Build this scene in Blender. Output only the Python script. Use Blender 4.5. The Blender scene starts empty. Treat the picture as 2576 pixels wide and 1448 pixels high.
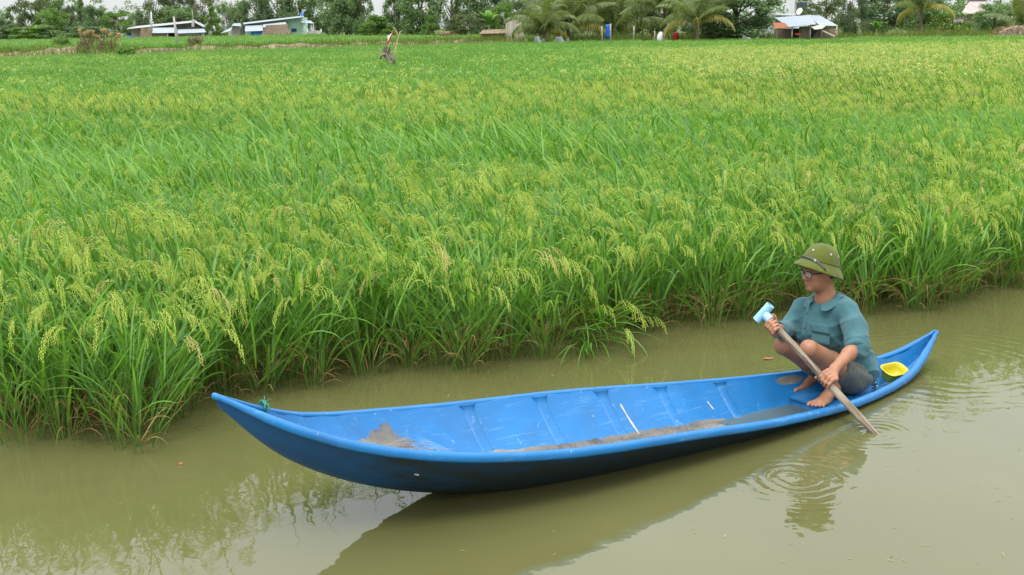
import bpy, math, random
import numpy as np
from mathutils import Vector, Matrix

random.seed(7)
rng = np.random.default_rng(7)
scene = bpy.context.scene

# ------------------------------------------------------------------ camera
F_PX, HOR, ROLL, CAM_H = 3176.3, 68.62, -0.0165, 2.2      # focal length and horizon in a 2576 px wide frame
PITCH = math.atan((724.0 - HOR) / F_PX)
cam_data = bpy.data.cameras.new("camera")
cam_data.sensor_width = 36.0
cam_data.lens = 36.0 * F_PX / 2576.0
cam_data.clip_start = 0.05
cam_data.clip_end = 6000.0
cam = bpy.data.objects.new("camera", cam_data)
scene.collection.objects.link(cam)
cam.matrix_world = (Matrix.Translation((0, 0, CAM_H)) @ Matrix.Rotation(math.pi / 2 - PITCH, 4, 'X')
                    @ Matrix.Rotation(ROLL, 4, 'Z'))
scene.camera = cam

# ------------------------------------------------------------------ sky, sun, exposure
SUN_EL, SUN_AZ = math.radians(62), math.radians(200)       # azimuth clockwise from +Y
world = bpy.data.worlds.new("World")
scene.world = world
world.use_nodes = True
wn, wl = world.node_tree.nodes, world.node_tree.links
wn.clear()
w_out = wn.new("ShaderNodeOutputWorld")
w_bg = wn.new("ShaderNodeBackground")
w_sky = wn.new("ShaderNodeTexSky")
w_sky.sky_type = 'NISHITA'
w_sky.sun_disc = False
w_sky.sun_elevation = SUN_EL
w_sky.sun_rotation = SUN_AZ
w_sky.air_density = 1.0
w_sky.dust_density = 1.0
w_sky.ozone_density = 1.0
# an even overcast in front of it: three times brighter overhead than at the horizon, the same all round
w_tc = wn.new("ShaderNodeTexCoord")
w_sep = wn.new("ShaderNodeSeparateXYZ")
wl.new(w_tc.outputs['Generated'], w_sep.inputs[0])
w_mr = wn.new("ShaderNodeMapRange")
w_mr.inputs[1].default_value, w_mr.inputs[2].default_value = 0.0, 1.0
w_mr.inputs[3].default_value, w_mr.inputs[4].default_value = 3.5, 15.0
wl.new(w_sep.outputs['Z'], w_mr.inputs[0])
w_cl = wn.new("ShaderNodeMix"); w_cl.data_type = 'RGBA'; w_cl.blend_type = 'MULTIPLY'
w_cl.inputs[0].default_value = 1.0
w_cl.inputs[7].default_value = (0.95, 0.99, 1.03, 1)
wl.new(w_mr.outputs[0], w_cl.inputs[6])
w_mix = wn.new("ShaderNodeMix"); w_mix.data_type = 'RGBA'
w_mix.inputs[0].default_value = 0.85
wl.new(w_sky.outputs[0], w_mix.inputs[6])
wl.new(w_cl.outputs[2], w_mix.inputs[7])
wl.new(w_mix.outputs[2], w_bg.inputs['Color'])
w_bg.inputs['Strength'].default_value = 0.15
wl.new(w_bg.outputs[0], w_out.inputs['Surface'])

sun_data = bpy.data.lights.new("sun", 'SUN')
sun_data.energy = 1.5
sun_data.angle = math.radians(22)
sun_data.color = (1.0, 0.96, 0.9)
sun = bpy.data.objects.new("sun", sun_data)
scene.collection.objects.link(sun)
sd = Vector((math.sin(SUN_AZ) * math.cos(SUN_EL), math.cos(SUN_AZ) * math.cos(SUN_EL), math.sin(SUN_EL)))
sun.rotation_euler = sd.to_track_quat('Z', 'Y').to_euler()
sun.location = sd * 60

scene.view_settings.view_transform = 'Standard'
scene.view_settings.look = 'None'
scene.view_settings.exposure = 0.55
scene.view_settings.gamma = 1.0
scene.view_settings.use_curve_mapping = False
scene.cycles.max_bounces = 5
scene.cycles.diffuse_bounces = 3
scene.cycles.glossy_bounces = 2
scene.cycles.transmission_bounces = 4
scene.cycles.transparent_max_bounces = 4
scene.cycles.use_denoising = True
scene.cycles.use_adaptive_sampling = False
try:
    scene.cycles.denoiser = 'OPENIMAGEDENOISE'
except Exception:
    pass

# ------------------------------------------------------------------ helpers: objects
COL = scene.collection.objects

def tag(o, label=None, cat=None, group=None, kind=None):
    if label: o["label"] = label
    if cat: o["category"] = cat
    if group: o["group"] = group
    if kind: o["kind"] = kind
    return o

def empty(name, loc=(0, 0, 0), rz=0.0):
    o = bpy.data.objects.new(name, None)
    o.empty_display_size = 0.1
    COL.link(o)
    o.location = loc
    o.rotation_euler = (0, 0, rz)
    return o

def link(name, me, parent=None, loc=(0, 0, 0), rot=(0, 0, 0), scl=(1, 1, 1)):
    o = bpy.data.objects.new(name, me)
    COL.link(o)
    o.parent = parent
    o.location, o.rotation_euler, o.scale = loc, rot, scl
    return o

def to_mesh(name, verts, faces, mats, smooth=False, mat_idx=None, cols=None):
    """verts (n,3); faces: list of tuples or an (m,k) integer array"""
    me = bpy.data.meshes.new(name)
    verts = np.asarray(verts, dtype=np.float32)
    if isinstance(faces, np.ndarray):
        m, k = faces.shape
        me.vertices.add(len(verts))
        me.vertices.foreach_set("co", verts.ravel())
        me.loops.add(m * k)
        me.loops.foreach_set("vertex_index", faces.astype(np.int32).ravel())
        me.polygons.add(m)
        me.polygons.foreach_set("loop_start", np.arange(0, m * k, k, dtype=np.int32))
        me.polygons.foreach_set("loop_total", np.full(m, k, dtype=np.int32))
        me.update(calc_edges=True)
    else:
        me.from_pydata([tuple(map(float, v)) for v in verts], [], [tuple(map(int, f)) for f in faces])
    if not isinstance(mats, (list, tuple)):
        mats = [mats]
    for mm in mats:
        me.materials.append(mm)
    if mat_idx is not None:
        me.polygons.foreach_set("material_index", np.asarray(mat_idx, dtype=np.int32))
    if smooth:
        me.polygons.foreach_set("use_smooth", np.ones(len(me.polygons), dtype=bool))
    if cols is not None:
        ca = me.color_attributes.new("Col", 'FLOAT_COLOR', 'POINT')
        ca.data.foreach_set("color", np.asarray(cols, dtype=np.float32).ravel())
    me.update()
    return me

class MB:
    """collects simple solids into one mesh"""
    def __init__(self):
        self.v, self.f = [], []
    def add(self, vs, fs):
        o = len(self.v)
        self.v += [tuple(v) for v in vs]
        self.f += [tuple(i + o for i in f) for f in fs]
        return self
    def box(self, c, s, rz=0.0, M=None):
        hx, hy, hz = s[0] / 2, s[1] / 2, s[2] / 2
        vs = [Vector((x, y, z)) for z in (-hz, hz) for y in (-hy, hy) for x in (-hx, hx)]
        R = M if M is not None else Matrix.Rotation(rz, 3, 'Z')
        vs = [R @ v + Vector(c) for v in vs]
        return self.add(vs, [(0, 2, 3, 1), (4, 5, 7, 6), (0, 1, 5, 4), (2, 6, 7, 3), (0, 4, 6, 2), (1, 3, 7, 5)])
    def hexa(self, b, t):
        """b, t: four bottom and four top corners, same order"""
        return self.add(list(b) + list(t), [(3, 2, 1, 0), (4, 5, 6, 7), (0, 1, 5, 4), (1, 2, 6, 5), (2, 3, 7, 6), (3, 0, 4, 7)])
    def tube(self, pts, rad, n=8, caps=True):
        pts = [Vector(p) for p in pts]
        if not isinstance(rad, (list, tuple)): rad = [rad] * len(pts)
        rings, prev = [], None
        for i, p in enumerate(pts):
            t = (pts[min(i + 1, len(pts) - 1)] - pts[max(i - 1, 0)]).normalized()
            if prev is None:
                a = t.orthogonal().normalized()
            else:
                a = (prev - t * prev.dot(t)).normalized()
            prev = a
            b = t.cross(a)
            rings.append([p + (a * math.cos(2 * math.pi * k / n) + b * math.sin(2 * math.pi * k / n)) * rad[i] for k in range(n)])
        vs = [v for r in rings for v in r]
        fs = []
        for i in range(len(pts) - 1):
            for k in range(n):
                k2 = (k + 1) % n
                fs.append((i * n + k, i * n + k2, (i + 1) * n + k2, (i + 1) * n + k))
        if caps:
            fs.append(tuple(range(n - 1, -1, -1)))
            fs.append(tuple((len(pts) - 1) * n + k for k in range(n)))
        return self.add(vs, fs)
    def build(self, name, mat, parent=None, smooth=False, **k):
        return link(name, to_mesh(name, self.v, self.f, mat, smooth), parent, **k)

# ------------------------------------------------------------------ helpers: camera geometry (pixels of the 2576 px frame)
CP, SP, CR, SR = math.cos(PITCH), math.sin(PITCH), math.cos(ROLL), math.sin(ROLL)
def ray(x, y):
    a, b = x - 1288.0, y - 724.0
    u, v = a * CR + b * SR, -a * SR + b * CR
    r, uu = u / F_PX, -v / F_PX
    return Vector((r, CP + uu * SP, -SP + uu * CP))
def on_z(x, y, z):
    d = ray(x, y); return Vector((0, 0, CAM_H)) + d * ((z - CAM_H) / d.z)
def at_y(x, y, Y):
    d = ray(x, y); return Vector((0, 0, CAM_H)) + d * (Y / d.y)

# ------------------------------------------------------------------ helpers: materials
def new_mat(name):
    m = bpy.data.materials.new(name)
    m.use_nodes = True
    nt = m.node_tree
    b = nt.nodes["Principled BSDF"]
    return m, nt, b

def N(nt, t, **k):
    n = nt.nodes.new(t)
    for a, v in k.items():
        setattr(n, a, v)
    return n

def noise(nt, coord, scale, detail=3.0, rough=0.55, stretch=None):
    tx = N(nt, "ShaderNodeTexNoise")
    tx.inputs['Scale'].default_value = scale
    tx.inputs['Detail'].default_value = detail
    tx.inputs['Roughness'].default_value = rough
    if stretch is not None:
        mp = N(nt, "ShaderNodeMapping")
        mp.inputs['Scale'].default_value = stretch
        nt.links.new(coord, mp.inputs['Vector'])
        coord = mp.outputs[0]
    nt.links.new(coord, tx.inputs['Vector'])
    return tx.outputs['Fac']

def ramp(nt, fac, stops):
    r = N(nt, "ShaderNodeValToRGB")
    el = r.color_ramp.elements
    while len(el) < len(stops): el.new(0.5)
    for e, (p, c) in zip(el, stops):
        e.position = p
        e.color = (c, c, c, 1) if isinstance(c, (int, float)) else (*c, 1)
    nt.links.new(fac, r.inputs[0])
    return r.outputs[0]

def mix(nt, fac, a, b, mode='MIX'):
    m = N(nt, "ShaderNodeMix", data_type='RGBA', blend_type=mode)
    for sock, val in ((m.inputs[0], fac), (m.inputs[6], a), (m.inputs[7], b)):
        if isinstance(val, (int, float)): sock.default_value = val
        elif isinstance(val, (tuple, list)): sock.default_value = (*val[:3], 1)
        else: nt.links.new(val, sock)
    return m.outputs[2]

def mth(nt, op, a, b=None, c=None, clamp=False):
    m = N(nt, "ShaderNodeMath", operation=op, use_clamp=clamp)
    for i, val in enumerate((a, b, c)):
        if val is None: continue
        if isinstance(val, (int, float)): m.inputs[i].default_value = val
        else: nt.links.new(val, m.inputs[i])
    return m.outputs[0]

def bump(nt, b, height, strength, dist=0.01):
    bp = N(nt, "ShaderNodeBump")
    bp.inputs['Strength'].default_value = strength
    bp.inputs['Distance'].default_value = dist
    nt.links.new(height, bp.inputs['Height'])
    nt.links.new(bp.outputs[0], b.inputs['Normal'])

def coord(nt, which='Object'):
    return N(nt, "ShaderNodeTexCoord").outputs[which]

def simple(name, col, rough=0.7, var=0.25, scale=6.0, stretch=None, spec=0.5, bmp=0.0, bdist=0.01, metallic=0.0):
    """one colour with a noise of lighter and darker patches and a little relief"""
    m, nt, b = new_mat(name)
    co = coord(nt)
    f = noise(nt, co, scale, 4, 0.6, stretch)
    dark = tuple(c * (1 - var) for c in col); lite = tuple(min(1, c * (1 + var)) for c in col)
    nt.links.new(ramp(nt, f, [(0.3, dark), (0.7, lite)]), b.inputs['Base Color'])
    b.inputs['Roughness'].default_value = rough
    b.inputs['Specular IOR Level'].default_value = spec
    b.inputs['Metallic'].default_value = metallic
    if bmp: bump(nt, b, f, bmp, bdist)
    return m

def foliage(name, dark, lite, transl=0.35, rough=0.55, nscale=0.35, spec=0.3, hue=0.0):
    """leaf colour from a per-leaf random value in the Col attribute and a slow noise over the place"""
    m, nt, b = new_mat(name)
    at = N(nt, "ShaderNodeAttribute", attribute_name="Col")
    sep = N(nt, "ShaderNodeSeparateColor")
    nt.links.new(at.outputs['Color'], sep.inputs[0])
    geo = N(nt, "ShaderNodeNewGeometry")
    f = noise(nt, geo.outputs['Position'], nscale, 2, 0.5)
    v = mth(nt, 'ADD', mth(nt, 'MULTIPLY', sep.outputs[0], 0.6), mth(nt, 'MULTIPLY', f, 0.4))
    c = ramp(nt, v, [(0.15, dark), (0.85, lite)])
    nt.links.new(c, b.inputs['Base Color'])
    b.inputs['Roughness'].default_value = rough
    b.inputs['Specular IOR Level'].default_value = spec
    if transl:
        tr = N(nt, "ShaderNodeBsdfTranslucent")
        tc = mix(nt, 1.0, c, (1.35, 1.25, 0.6), 'MULTIPLY')
        nt.links.new(tc, tr.inputs['Color'])
        ms = N(nt, "ShaderNodeMixShader")
        ms.inputs[0].default_value = transl
        nt.links.new(b.outputs[0], ms.inputs[1])
        nt.links.new(tr.outputs[0], ms.inputs[2])
        nt.links.new(ms.outputs[0], nt.nodes["Material Output"].inputs['Surface'])
    return m

# ------------------------------------------------------------------ the boat's frame (needed by water ripples too)
B0 = Vector((-1.2546, 5.1284)); BD = Vector((0.81650, 0.57734)); BN = Vector((-0.57734, 0.81650)); BL = 4.8956
BANG = math.atan2(BD.y, BD.x)
def boat_w(a, q, z=0.0):
    p = B0 + BD * a + BN * q
    return Vector((p.x, p.y, z))
# the hull's lines: sheer, beam and keel along its length
SK = np.linspace(0, 1, 21)
ZK = np.array([.708, .565, .457, .391, .342, .303, .27, .245, .224, .202, .176, .148, .122, .1, .08, .064, .057, .054, .062, .112, .229]) - 0.008
WK = np.array([.037, .168, .283, .376, .441, .479, .503, .51, .511, .507, .497, .484, .466, .44, .409, .373, .325, .27, .198, .112, .03])
FINE = np.linspace(0, 1, 401)
def sm_curve(xs, ys):
    v = np.interp(FINE, xs, ys)
    for _ in range(70): v[1:-1] = .25 * v[:-2] + .5 * v[1:-1] + .25 * v[2:]
    return v
KS = np.array([0, .02, .04, .064, .09, .12, .16, .20, .25, .3, .4, .5, .6, .7, .8, .88, .94, .975, 1.0])
KZ = np.array([.655, .545, .435, .34, .262, .185, .105, .045, -.01, -.055, -.115, -.155, -.185, -.205, -.195, -.145, -.06, .04, .165])
C_SHEER, C_BEAM, C_KEEL = sm_curve(SK, ZK), np.maximum(sm_curve(SK, WK) - 0.026, 0.012), sm_curve(KS, KZ)
def sheer(s): return np.interp(s, FINE, C_SHEER)
def beam(s): return np.interp(s, FINE, C_BEAM)
def keel(s): return np.minimum(np.interp(s, FINE, C_KEEL), sheer(s) - 0.03)
THK = 0.014
def floor_z(s): return keel(s) + 0.035
def half(s, z, inner=True):
    """half width of the hull at height z"""
    k, g, w = keel(s), sheer(s), beam(s)
    t = np.clip((z - k) / (g - k), 0, 1)
    return np.maximum(w * t ** 0.52 - (THK if inner else 0), 0.004)

PADDLE_IN = boat_w(3.46, -0.673)

# ------------------------------------------------------------------ outlines of the paddy
EDGE = [(-14, 1.0), (-9, 4.0), (-5.2, 5.9), (-3.6, 6.6), (-2.82, 6.68), (-2.36, 6.62), (-1.98, 6.62), (-1.86, 7.05), (-1.72, 7.42), (-1.26, 7.62),
        (-1.0, 7.78), (-0.77, 8.0), (-0.42, 7.88), (-0.03, 8.18), (0.43, 8.22), (0.92, 8.92), (1.53, 9.12), (2.03, 9.36),
        (2.89, 9.34), (3.52, 9.72), (4.3, 10.3), (6, 11.6), (9, 13.6), (20, 21), (70, 55)]
FAR = [(-90, 96), (-36.5, 93), (-27, 90), (-25, 106), (-17, 112), (-8, 118), (1, 128), (16, 120), (45, 113), (110, 108)]
EX, EY = np.array([p[0] for p in EDGE]), np.array([p[1] for p in EDGE])
FX, FY = np.array([p[0] for p in FAR]), np.array([p[1] for p in FAR])

# ------------------------------------------------------------------ ground: one sheet to the horizon
def smooth(a, b, x):
    t = np.clip((x - a) / (b - a), 0, 1); return t * t * (3 - 2 * t)
gx = np.unique(np.concatenate([np.linspace(-1500, -90, 14), np.linspace(-90, 110, 81), np.linspace(110, 1500, 14)]))
gy = np.unique(np.concatenate([np.linspace(-300, -4, 6), np.linspace(0, 84, 12), np.linspace(84, 150, 67), np.linspace(154, 330, 30), np.linspace(400, 2400, 10)]))
GX, GY = np.meshgrid(gx, gy)
fb = np.interp(GX, FX, FY)
GZ = -0.6 + 1.2 * smooth(-1.5, 1.5, GY - fb) + 0.55 * smooth(60, 120, GY - fb)
GZ = np.where(GY < -2, -0.6 + 1.4 * smooth(2, 8, -GY), GZ)
nx, ny = len(gx), len(gy)
idx = np.arange(nx * ny).reshape(ny, nx)
quads = np.stack([idx[:-1, :-1], idx[:-1, 1:], idx[1:, 1:], idx[1:, :-1]], -1).reshape(-1, 4)
m_ground, nt, b = new_mat("mud_and_grass")
geo = N(nt, "ShaderNodeNewGeometry")
f1 = noise(nt, geo.outputs['Position'], 0.25, 5, 0.6)
f2 = noise(nt, geo.outputs['Position'], 2.5, 4, 0.7)
c1 = ramp(nt, f2, [(0.3, (0.05, 0.10, 0.018)), (0.7, (0.11, 0.17, 0.035))])
c2 = ramp(nt, f2, [(0.3, (0.10, 0.075, 0.04)), (0.7, (0.20, 0.15, 0.085))])
nt.links.new(mix(nt, ramp(nt, f1, [(0.50, 0.0), (0.62, 1.0)]), c1, c2), b.inputs['Base Color'])
b.inputs['Roughness'].default_value = 0.95
b.inputs['Specular IOR Level'].default_value = 0.15
bump(nt, b, f2, 0.6, 0.1)
gm = to_mesh("ground", np.stack([GX, GY, GZ], -1).reshape(-1, 3), quads, m_ground, True)
tag(link("ground", gm), kind="structure")

# ------------------------------------------------------------------ water
m_water, nt, b = new_mat("murky_canal_water")
geo = N(nt, "ShaderNodeNewGeometry")
pos = geo.outputs['Position']
silt = noise(nt, pos, 0.55, 3, 0.55)
nt.links.new(ramp(nt, silt, [(0.25, (0.098, 0.097, 0.033)), (0.75, (0.124, 0.121, 0.045))]), b.inputs['Base Color'])
b.inputs['Roughness'].default_value = 0.03
b.inputs['IOR'].default_value = 1.45
def rings(cx, cy, k, amp, core, reach):
    """rings that run outwards from a paddle stroke"""
    sub = N(nt, "ShaderNodeVectorMath", operation='SUBTRACT')
    nt.links.new(pos, sub.inputs[0]); sub.inputs[1].default_value = (cx, cy, 0)
    ln = N(nt, "ShaderNodeVectorMath", operation='LENGTH')
    nt.links.new(sub.outputs[0], ln.inputs[0])
    r = ln.outputs['Value']
    wob = mth(nt, 'MULTIPLY', noise(nt, pos, 4.0, 3, 0.6), 11.0)
    s = mth(nt, 'SINE', mth(nt, 'ADD', mth(nt, 'MULTIPLY', r, k), wob))
    fall = mth(nt, 'POWER', 2.718, mth(nt, 'MULTIPLY', mth(nt, 'POWER', mth(nt, 'DIVIDE', mth(nt, 'SUBTRACT', r, core), reach), 2.0), -1.0))
    patchy = ramp(nt, noise(nt, pos, 5.0, 2, 0.5), [(0.32, 0.15), (0.58, 1.0)])
    return mth(nt, 'MULTIPLY', mth(nt, 'MULTIPLY', mth(nt, 'MULTIPLY', s, fall), amp), patchy)
RC = on_z(2005, 1205, 0)
h = mth(nt, 'MULTIPLY', noise(nt, pos, 2.2, 2, 0.5, (1.0, 0.55, 1.0)), 0.55)
h = mth(nt, 'ADD', h, mth(nt, 'MULTIPLY', noise(nt, pos, 9.0, 2, 0.5, (1.0, 0.7, 1.0)), 0.075))
h = mth(nt, 'ADD', h, mth(nt, 'MULTIPLY', noise(nt, pos, 30.0, 1, 0.5), 0.008))
h = mth(nt, 'ADD', h, rings(RC.x, RC.y, 92.0, 0.055, 0.15, 0.19))
h = mth(nt, 'ADD', h, rings(PADDLE_IN.x, PADDLE_IN.y, 105.0, 0.06, 0.05, 0.20)
           )
ST = boat_w(BL + 0.1, 0.0)
h = mth(nt, 'ADD', h, rings(ST.x, ST.y, 55.0, 0.035, 0.75, 0.45))
bump(nt, b, h, 1.0, 0.022)
from mathutils.geometry import tessellate_polygon
outer = [Vector((-95, -60, 0)), Vector((115, -60, 0)), Vector((115, 135, 0)), Vector((-95, 135, 0))]
wl_s = [s for s in np.linspace(0.1, 1.0, 181) if float(keel(s)) < -0.002]
hole = [boat_w(s * BL, -max(float(half(s, 0.0, False)) - 0.006, 0.002)) for s in wl_s] + [boat_w(s * BL, max(float(half(s, 0.0, False)) - 0.006, 0.002)) for s in wl_s[::-1]]
tris = tessellate_polygon([outer, hole])                     # the water stops at the hull
wv = outer + hole
tris = [t if (wv[t[1]] - wv[t[0]]).cross(wv[t[2]] - wv[t[0]]).z > 0 else t[::-1] for t in tris]
tag(link("canal_water", to_mesh("canal_water", wv, tris, m_water)), kind="structure")

# ------------------------------------------------------------------ mud dyke between the two paddies
m_dyke = simple("dry_mud", (0.22, 0.175, 0.105), 0.95, 0.5, 1.6, (1, 1, 3), 0.1, 0.8, 0.15)
DY = [(-70, 98.5), (-48, 97), (-36, 96.5), (-28, 98), (-25, 110), (-17, 116.5), (-8, 122.5), (-3, 127), (2, 133)]
vs, fs = [], []
dxs = np.linspace(-70, 2, 110)
for i, x in enumerate(dxs):
    y = float(np.interp(x, [p[0] for p in DY], [p[1] for p in DY]))
    hgt = 0.96 + 0.08 * math.sin(x * 0.9) + 0.08 * math.sin(x * 2.7 + 1) + 0.22 * math.exp(-((x + 33) / 2.2) ** 2)
    for k, (o, z) in enumerate([(-3.0, 0.05), (-1.6, 0.62 * hgt), (-0.6, hgt), (0.5, hgt * 0.97), (1.6, 0.6 * hgt), (2.6, 0.2)]):
        vs.append((x + 0.2 * math.sin(7 * x + k), y + o + 0.25 * math.sin(x * 1.7 + k), z + 0.05 * math.sin(5 * x + 2 * k)))
for i in range(len(dxs) - 1):
    for k in range(5):
        a = i * 6 + k
        fs.append((a, a + 6, a + 7, a + 1))
tag(link("mud_dyke", to_mesh("mud_dyke", vs, fs, m_dyke, True)), "low bare mud dyke along the far left of the rice field", "dyke", kind="structure")

# ------------------------------------------------------------------ rice: leaf blades, stalks, panicles
m_blade = foliage("rice_leaf", (0.052, 0.165, 0.022), (0.205, 0.425, 0.062), 0.42, 0.42, 0.22, 0.4)
m_stalk = foliage("rice_stalk", (0.060, 0.150, 0.018), (0.170, 0.270, 0.045), 0.15, 0.5, 0.3, 0.3)
m_dryleaf = foliage("dry_rice_leaf", (0.22, 0.115, 0.045), (0.42, 0.29, 0.13), 0.2, 0.7, 0.6, 0.2)
m_grain = foliage("green_gold_rice_grain", (0.43, 0.57, 0.085), (0.70, 0.78, 0.210), 0.38, 0.5, 0.25, 0.35)
m_ripe = foliage("ripe_rice_grain", (0.60, 0.52, 0.16), (0.78, 0.70, 0.28), 0.25, 0.5, 0.4, 0.35)
m_head = foliage("distant_green_gold_head", (0.33, 0.42, 0.070), (0.54, 0.58, 0.160), 0.25, 0.6, 0.12, 0.2)  # darker than the near grain: shade between grains is put into the colour
m_head_ripe = foliage("distant_ripe_head", (0.46, 0.42, 0.15), (0.62, 0.55, 0.24), 0.25, 0.6, 0.12, 0.2)  # likewise darkened in place of the grains' own shade
RICE_MATS = [m_blade, m_stalk, m_dryleaf, m_grain, m_ripe, m_head, m_head_ripe]

def blades(r, base, az, phi0, bend, length, width, segs=6, fold=True, power=1.7, twist=0.6):
    """many tapering, arching leaf blades at once"""
    n = len(az)
    t = np.linspace(0, 1, segs + 1)
    phi = phi0[:, None] + bend[:, None] * t[None, :] ** power
    st = (length / segs)[:, None]
    pm = 0.5 * (phi[:, 1:] + phi[:, :-1])
    dx, dz = np.sin(pm) * st, np.cos(pm) * st
    X = np.concatenate([np.zeros((n, 1)), np.cumsum(dx, 1)], 1)
    Z = np.concatenate([np.zeros((n, 1)), np.cumsum(dz, 1)], 1)
    ca, sa = np.cos(az)[:, None], np.sin(az)[:, None]
    P = base[:, None, :] + np.stack([X * ca, X * sa, Z], -1)
    tw = r.normal(0, twist, n)[:, None] * (0.3 + t[None, :])
    nrm = np.stack([-np.cos(phi) * ca, -np.cos(phi) * sa, np.sin(phi)], -1)
    hor = np.stack([-np.sin(az), np.cos(az), 0 * az], -1)[:, None, :] * np.ones((1, segs + 1, 1))
    side = hor * np.cos(tw)[..., None] + nrm * np.sin(tw)[..., None]
    nn = nrm * np.cos(tw)[..., None] - hor * np.sin(tw)[..., None]
    w = np.minimum(1.0, 0.45 + t * 2.4) * np.clip(1.0 - t ** 2.2, 0.02, 1)
    w = width[:, None] * w[None, :] * 0.5
    A, Bv = P + side * w[..., None], P - side * w[..., None]
    k = segs + 1
    rnd = r.random(n)
    if fold:
        C = P - nn * (w * 0.45)[..., None]
        V = np.stack([A, C, Bv], 2).reshape(-1, 3)
        i0 = (np.arange(n)[:, None] * k + np.arange(segs)[None, :]) * 3
        f1 = np.stack([i0, i0 + 1, i0 + 4, i0 + 3], -1)
        f2 = np.stack([i0 + 1, i0 + 2, i0 + 5, i0 + 4], -1)
        Fq = np.concatenate([f1.reshape(-1, 4), f2.reshape(-1, 4)])
        mult = 3
    else:
        V = np.stack([A, Bv], 2).reshape(-1, 3)
        i0 = (np.arange(n)[:, None] * k + np.arange(segs)[None, :]) * 2
        Fq = np.stack([i0, i0 + 1, i0 + 3, i0 + 2], -1).reshape(-1, 4)
        mult = 2
    col = np.zeros((n, k, mult, 4), np.float32)
    col[..., 0] = rnd[:, None, None]
    col[..., 1] = t[None, :, None]
    col[..., 3] = 1
    return V, Fq, col.reshape(-1, 4), P[:, -1], P

def stalks(r, P, rad):
    """thin three-sided stems along paths P (n,k,3)"""
    n, k = P.shape[:2]
    ang = np.array([0, 2.094, 4.189])
    off = np.stack([np.cos(ang), np.sin(ang), 0 * ang], -1)
    tap = np.linspace(1, 0.55, k)
    V = P[:, :, None, :] + off[None, None] * (rad * tap)[None, :, None, None]
    i0 = (np.arange(n)[:, None] * k + np.arange(k - 1)[None, :]) * 3
    fs = []
    for a in range(3):
        b_ = (a + 1) % 3
        fs.append(np.stack([i0 + a, i0 + b_, i0 + 3 + b_, i0 + 3 + a], -1).reshape(-1, 4))
    col = np.zeros((n, k, 3, 4), np.float32)
    col[..., 0] = r.random(n)[:, None, None]; col[..., 3] = 1
    return V.reshape(-1, 3), np.concatenate(fs), col.reshape(-1, 4)

def panicle_geo(r, length=0.22, nbr=9, per=11, gl=0.0112, gw=0.0042, droop=2.2, lod=0):
    """a drooping head: an arched main stem and side branches that hang close along it, each a string of grains"""
    m = 11
    t = np.linspace(0, 1, m)
    ph = 0.30 + droop * t ** 0.8
    X = np.concatenate([[0], np.cumsum(np.sin(ph[:-1]) * length / (m - 1))])
    Z = np.concatenate([[0], np.cumsum(np.cos(ph[:-1]) * length / (m - 1))])
    sway = r.normal(0, 0.08) * t * length
    main = np.stack([X, sway, Z], -1)
    gp, gd, strips = [], [], []
    for i in range(nbr):
        u = 0.10 + 0.88 * i / max(1, nbr - 1)
        p = np.array([np.interp(u, t, main[:, c]) for c in range(3)])
        a_ = 0.30 + droop * u ** 0.8
        d = np.array([math.sin(a_), 0, math.cos(a_)]) + np.array([r.normal(0, .10), r.normal(0, 0.17), r.normal(0, .10)]); d /= np.linalg.norm(d)
        k = max(4, int(per * (1.15 - 0.45 * u) * r.uniform(0.8, 1.2)))
        q = p + d * gl
        line = [q.copy()]
        for j in range(k):
            d = d + np.array([0, 0, -0.17]); d /= np.linalg.norm(d)
            q = q + d * gl * 0.54
            side = np.cross(d, [0.2, 0.5, 0.84]) * (1 if j % 2 else -1) + r.normal(0, .5, 3); side -= d * side.dot(d); side /= np.linalg.norm(side)
            gp.append(q + side * gw * 0.45); gd.append(d * 0.96 + side * 0.26)
            line.append(q.copy())
        strips.append(np.array(line)[np.linspace(0, k, 4).astype(int)])
    if lod:
        V, Q, C = [], [], []
        for ln in strips:
            k0 = len(V); w = np.array([r.normal(), r.normal(), 0]); w *= gw / (np.linalg.norm(w) + 1e-6); c_ = r.random()
            for j, f in enumerate((.6, 1, .9, .3)): V += [ln[j] + w * f, ln[j] - w * f]; C += [(c_, 0, 0, 1)] * 2
            for j in range(3): Q.append((k0 + 2 * j, k0 + 2 * j + 1, k0 + 2 * j + 3, k0 + 2 * j + 2))
        return np.array(V), np.array(Q), np.array(C), None
    gp, gd = np.array(gp), np.array(gd)
    gd /= np.linalg.norm(gd, axis=1)[:, None]
    n = len(gp)
    a = np.cross(gd, np.array([0.31, 0.77, 0.55])); a /= np.linalg.norm(a, axis=1)[:, None]
    bb = np.cross(gd, a)
    mid = gp + gd * gl * 0.45
    V = np.stack([gp, mid + a * gw * .5, mid + bb * gw * .5, mid - a * gw * .5, mid - bb * gw * .5, gp + gd * gl], 1)
    o = np.arange(n)[:, None] * 6
    T_ = np.array([(0, 2, 1), (0, 3, 2), (0, 4, 3), (0, 1, 4), (5, 1, 2), (5, 2, 3), (5, 3, 4), (5, 4, 1)])
    Fq = (o[:, None, :] + T_[None]).reshape(-1, 3)
    Fq = np.concatenate([Fq, Fq[:, 2:3]], 1)              # triangles are marked by a doubled corner
    col = np.zeros((n, 6, 4), np.float32)
    col[..., 0] = r.random(n)[:, None]; col[..., 3] = 1
    V = V.reshape(-1, 3)
    sv, sf, sc = stalks(r, main[None], 0.0011)
    return V, Fq, col.reshape(-1, 4), (sv, sf, sc)

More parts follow.
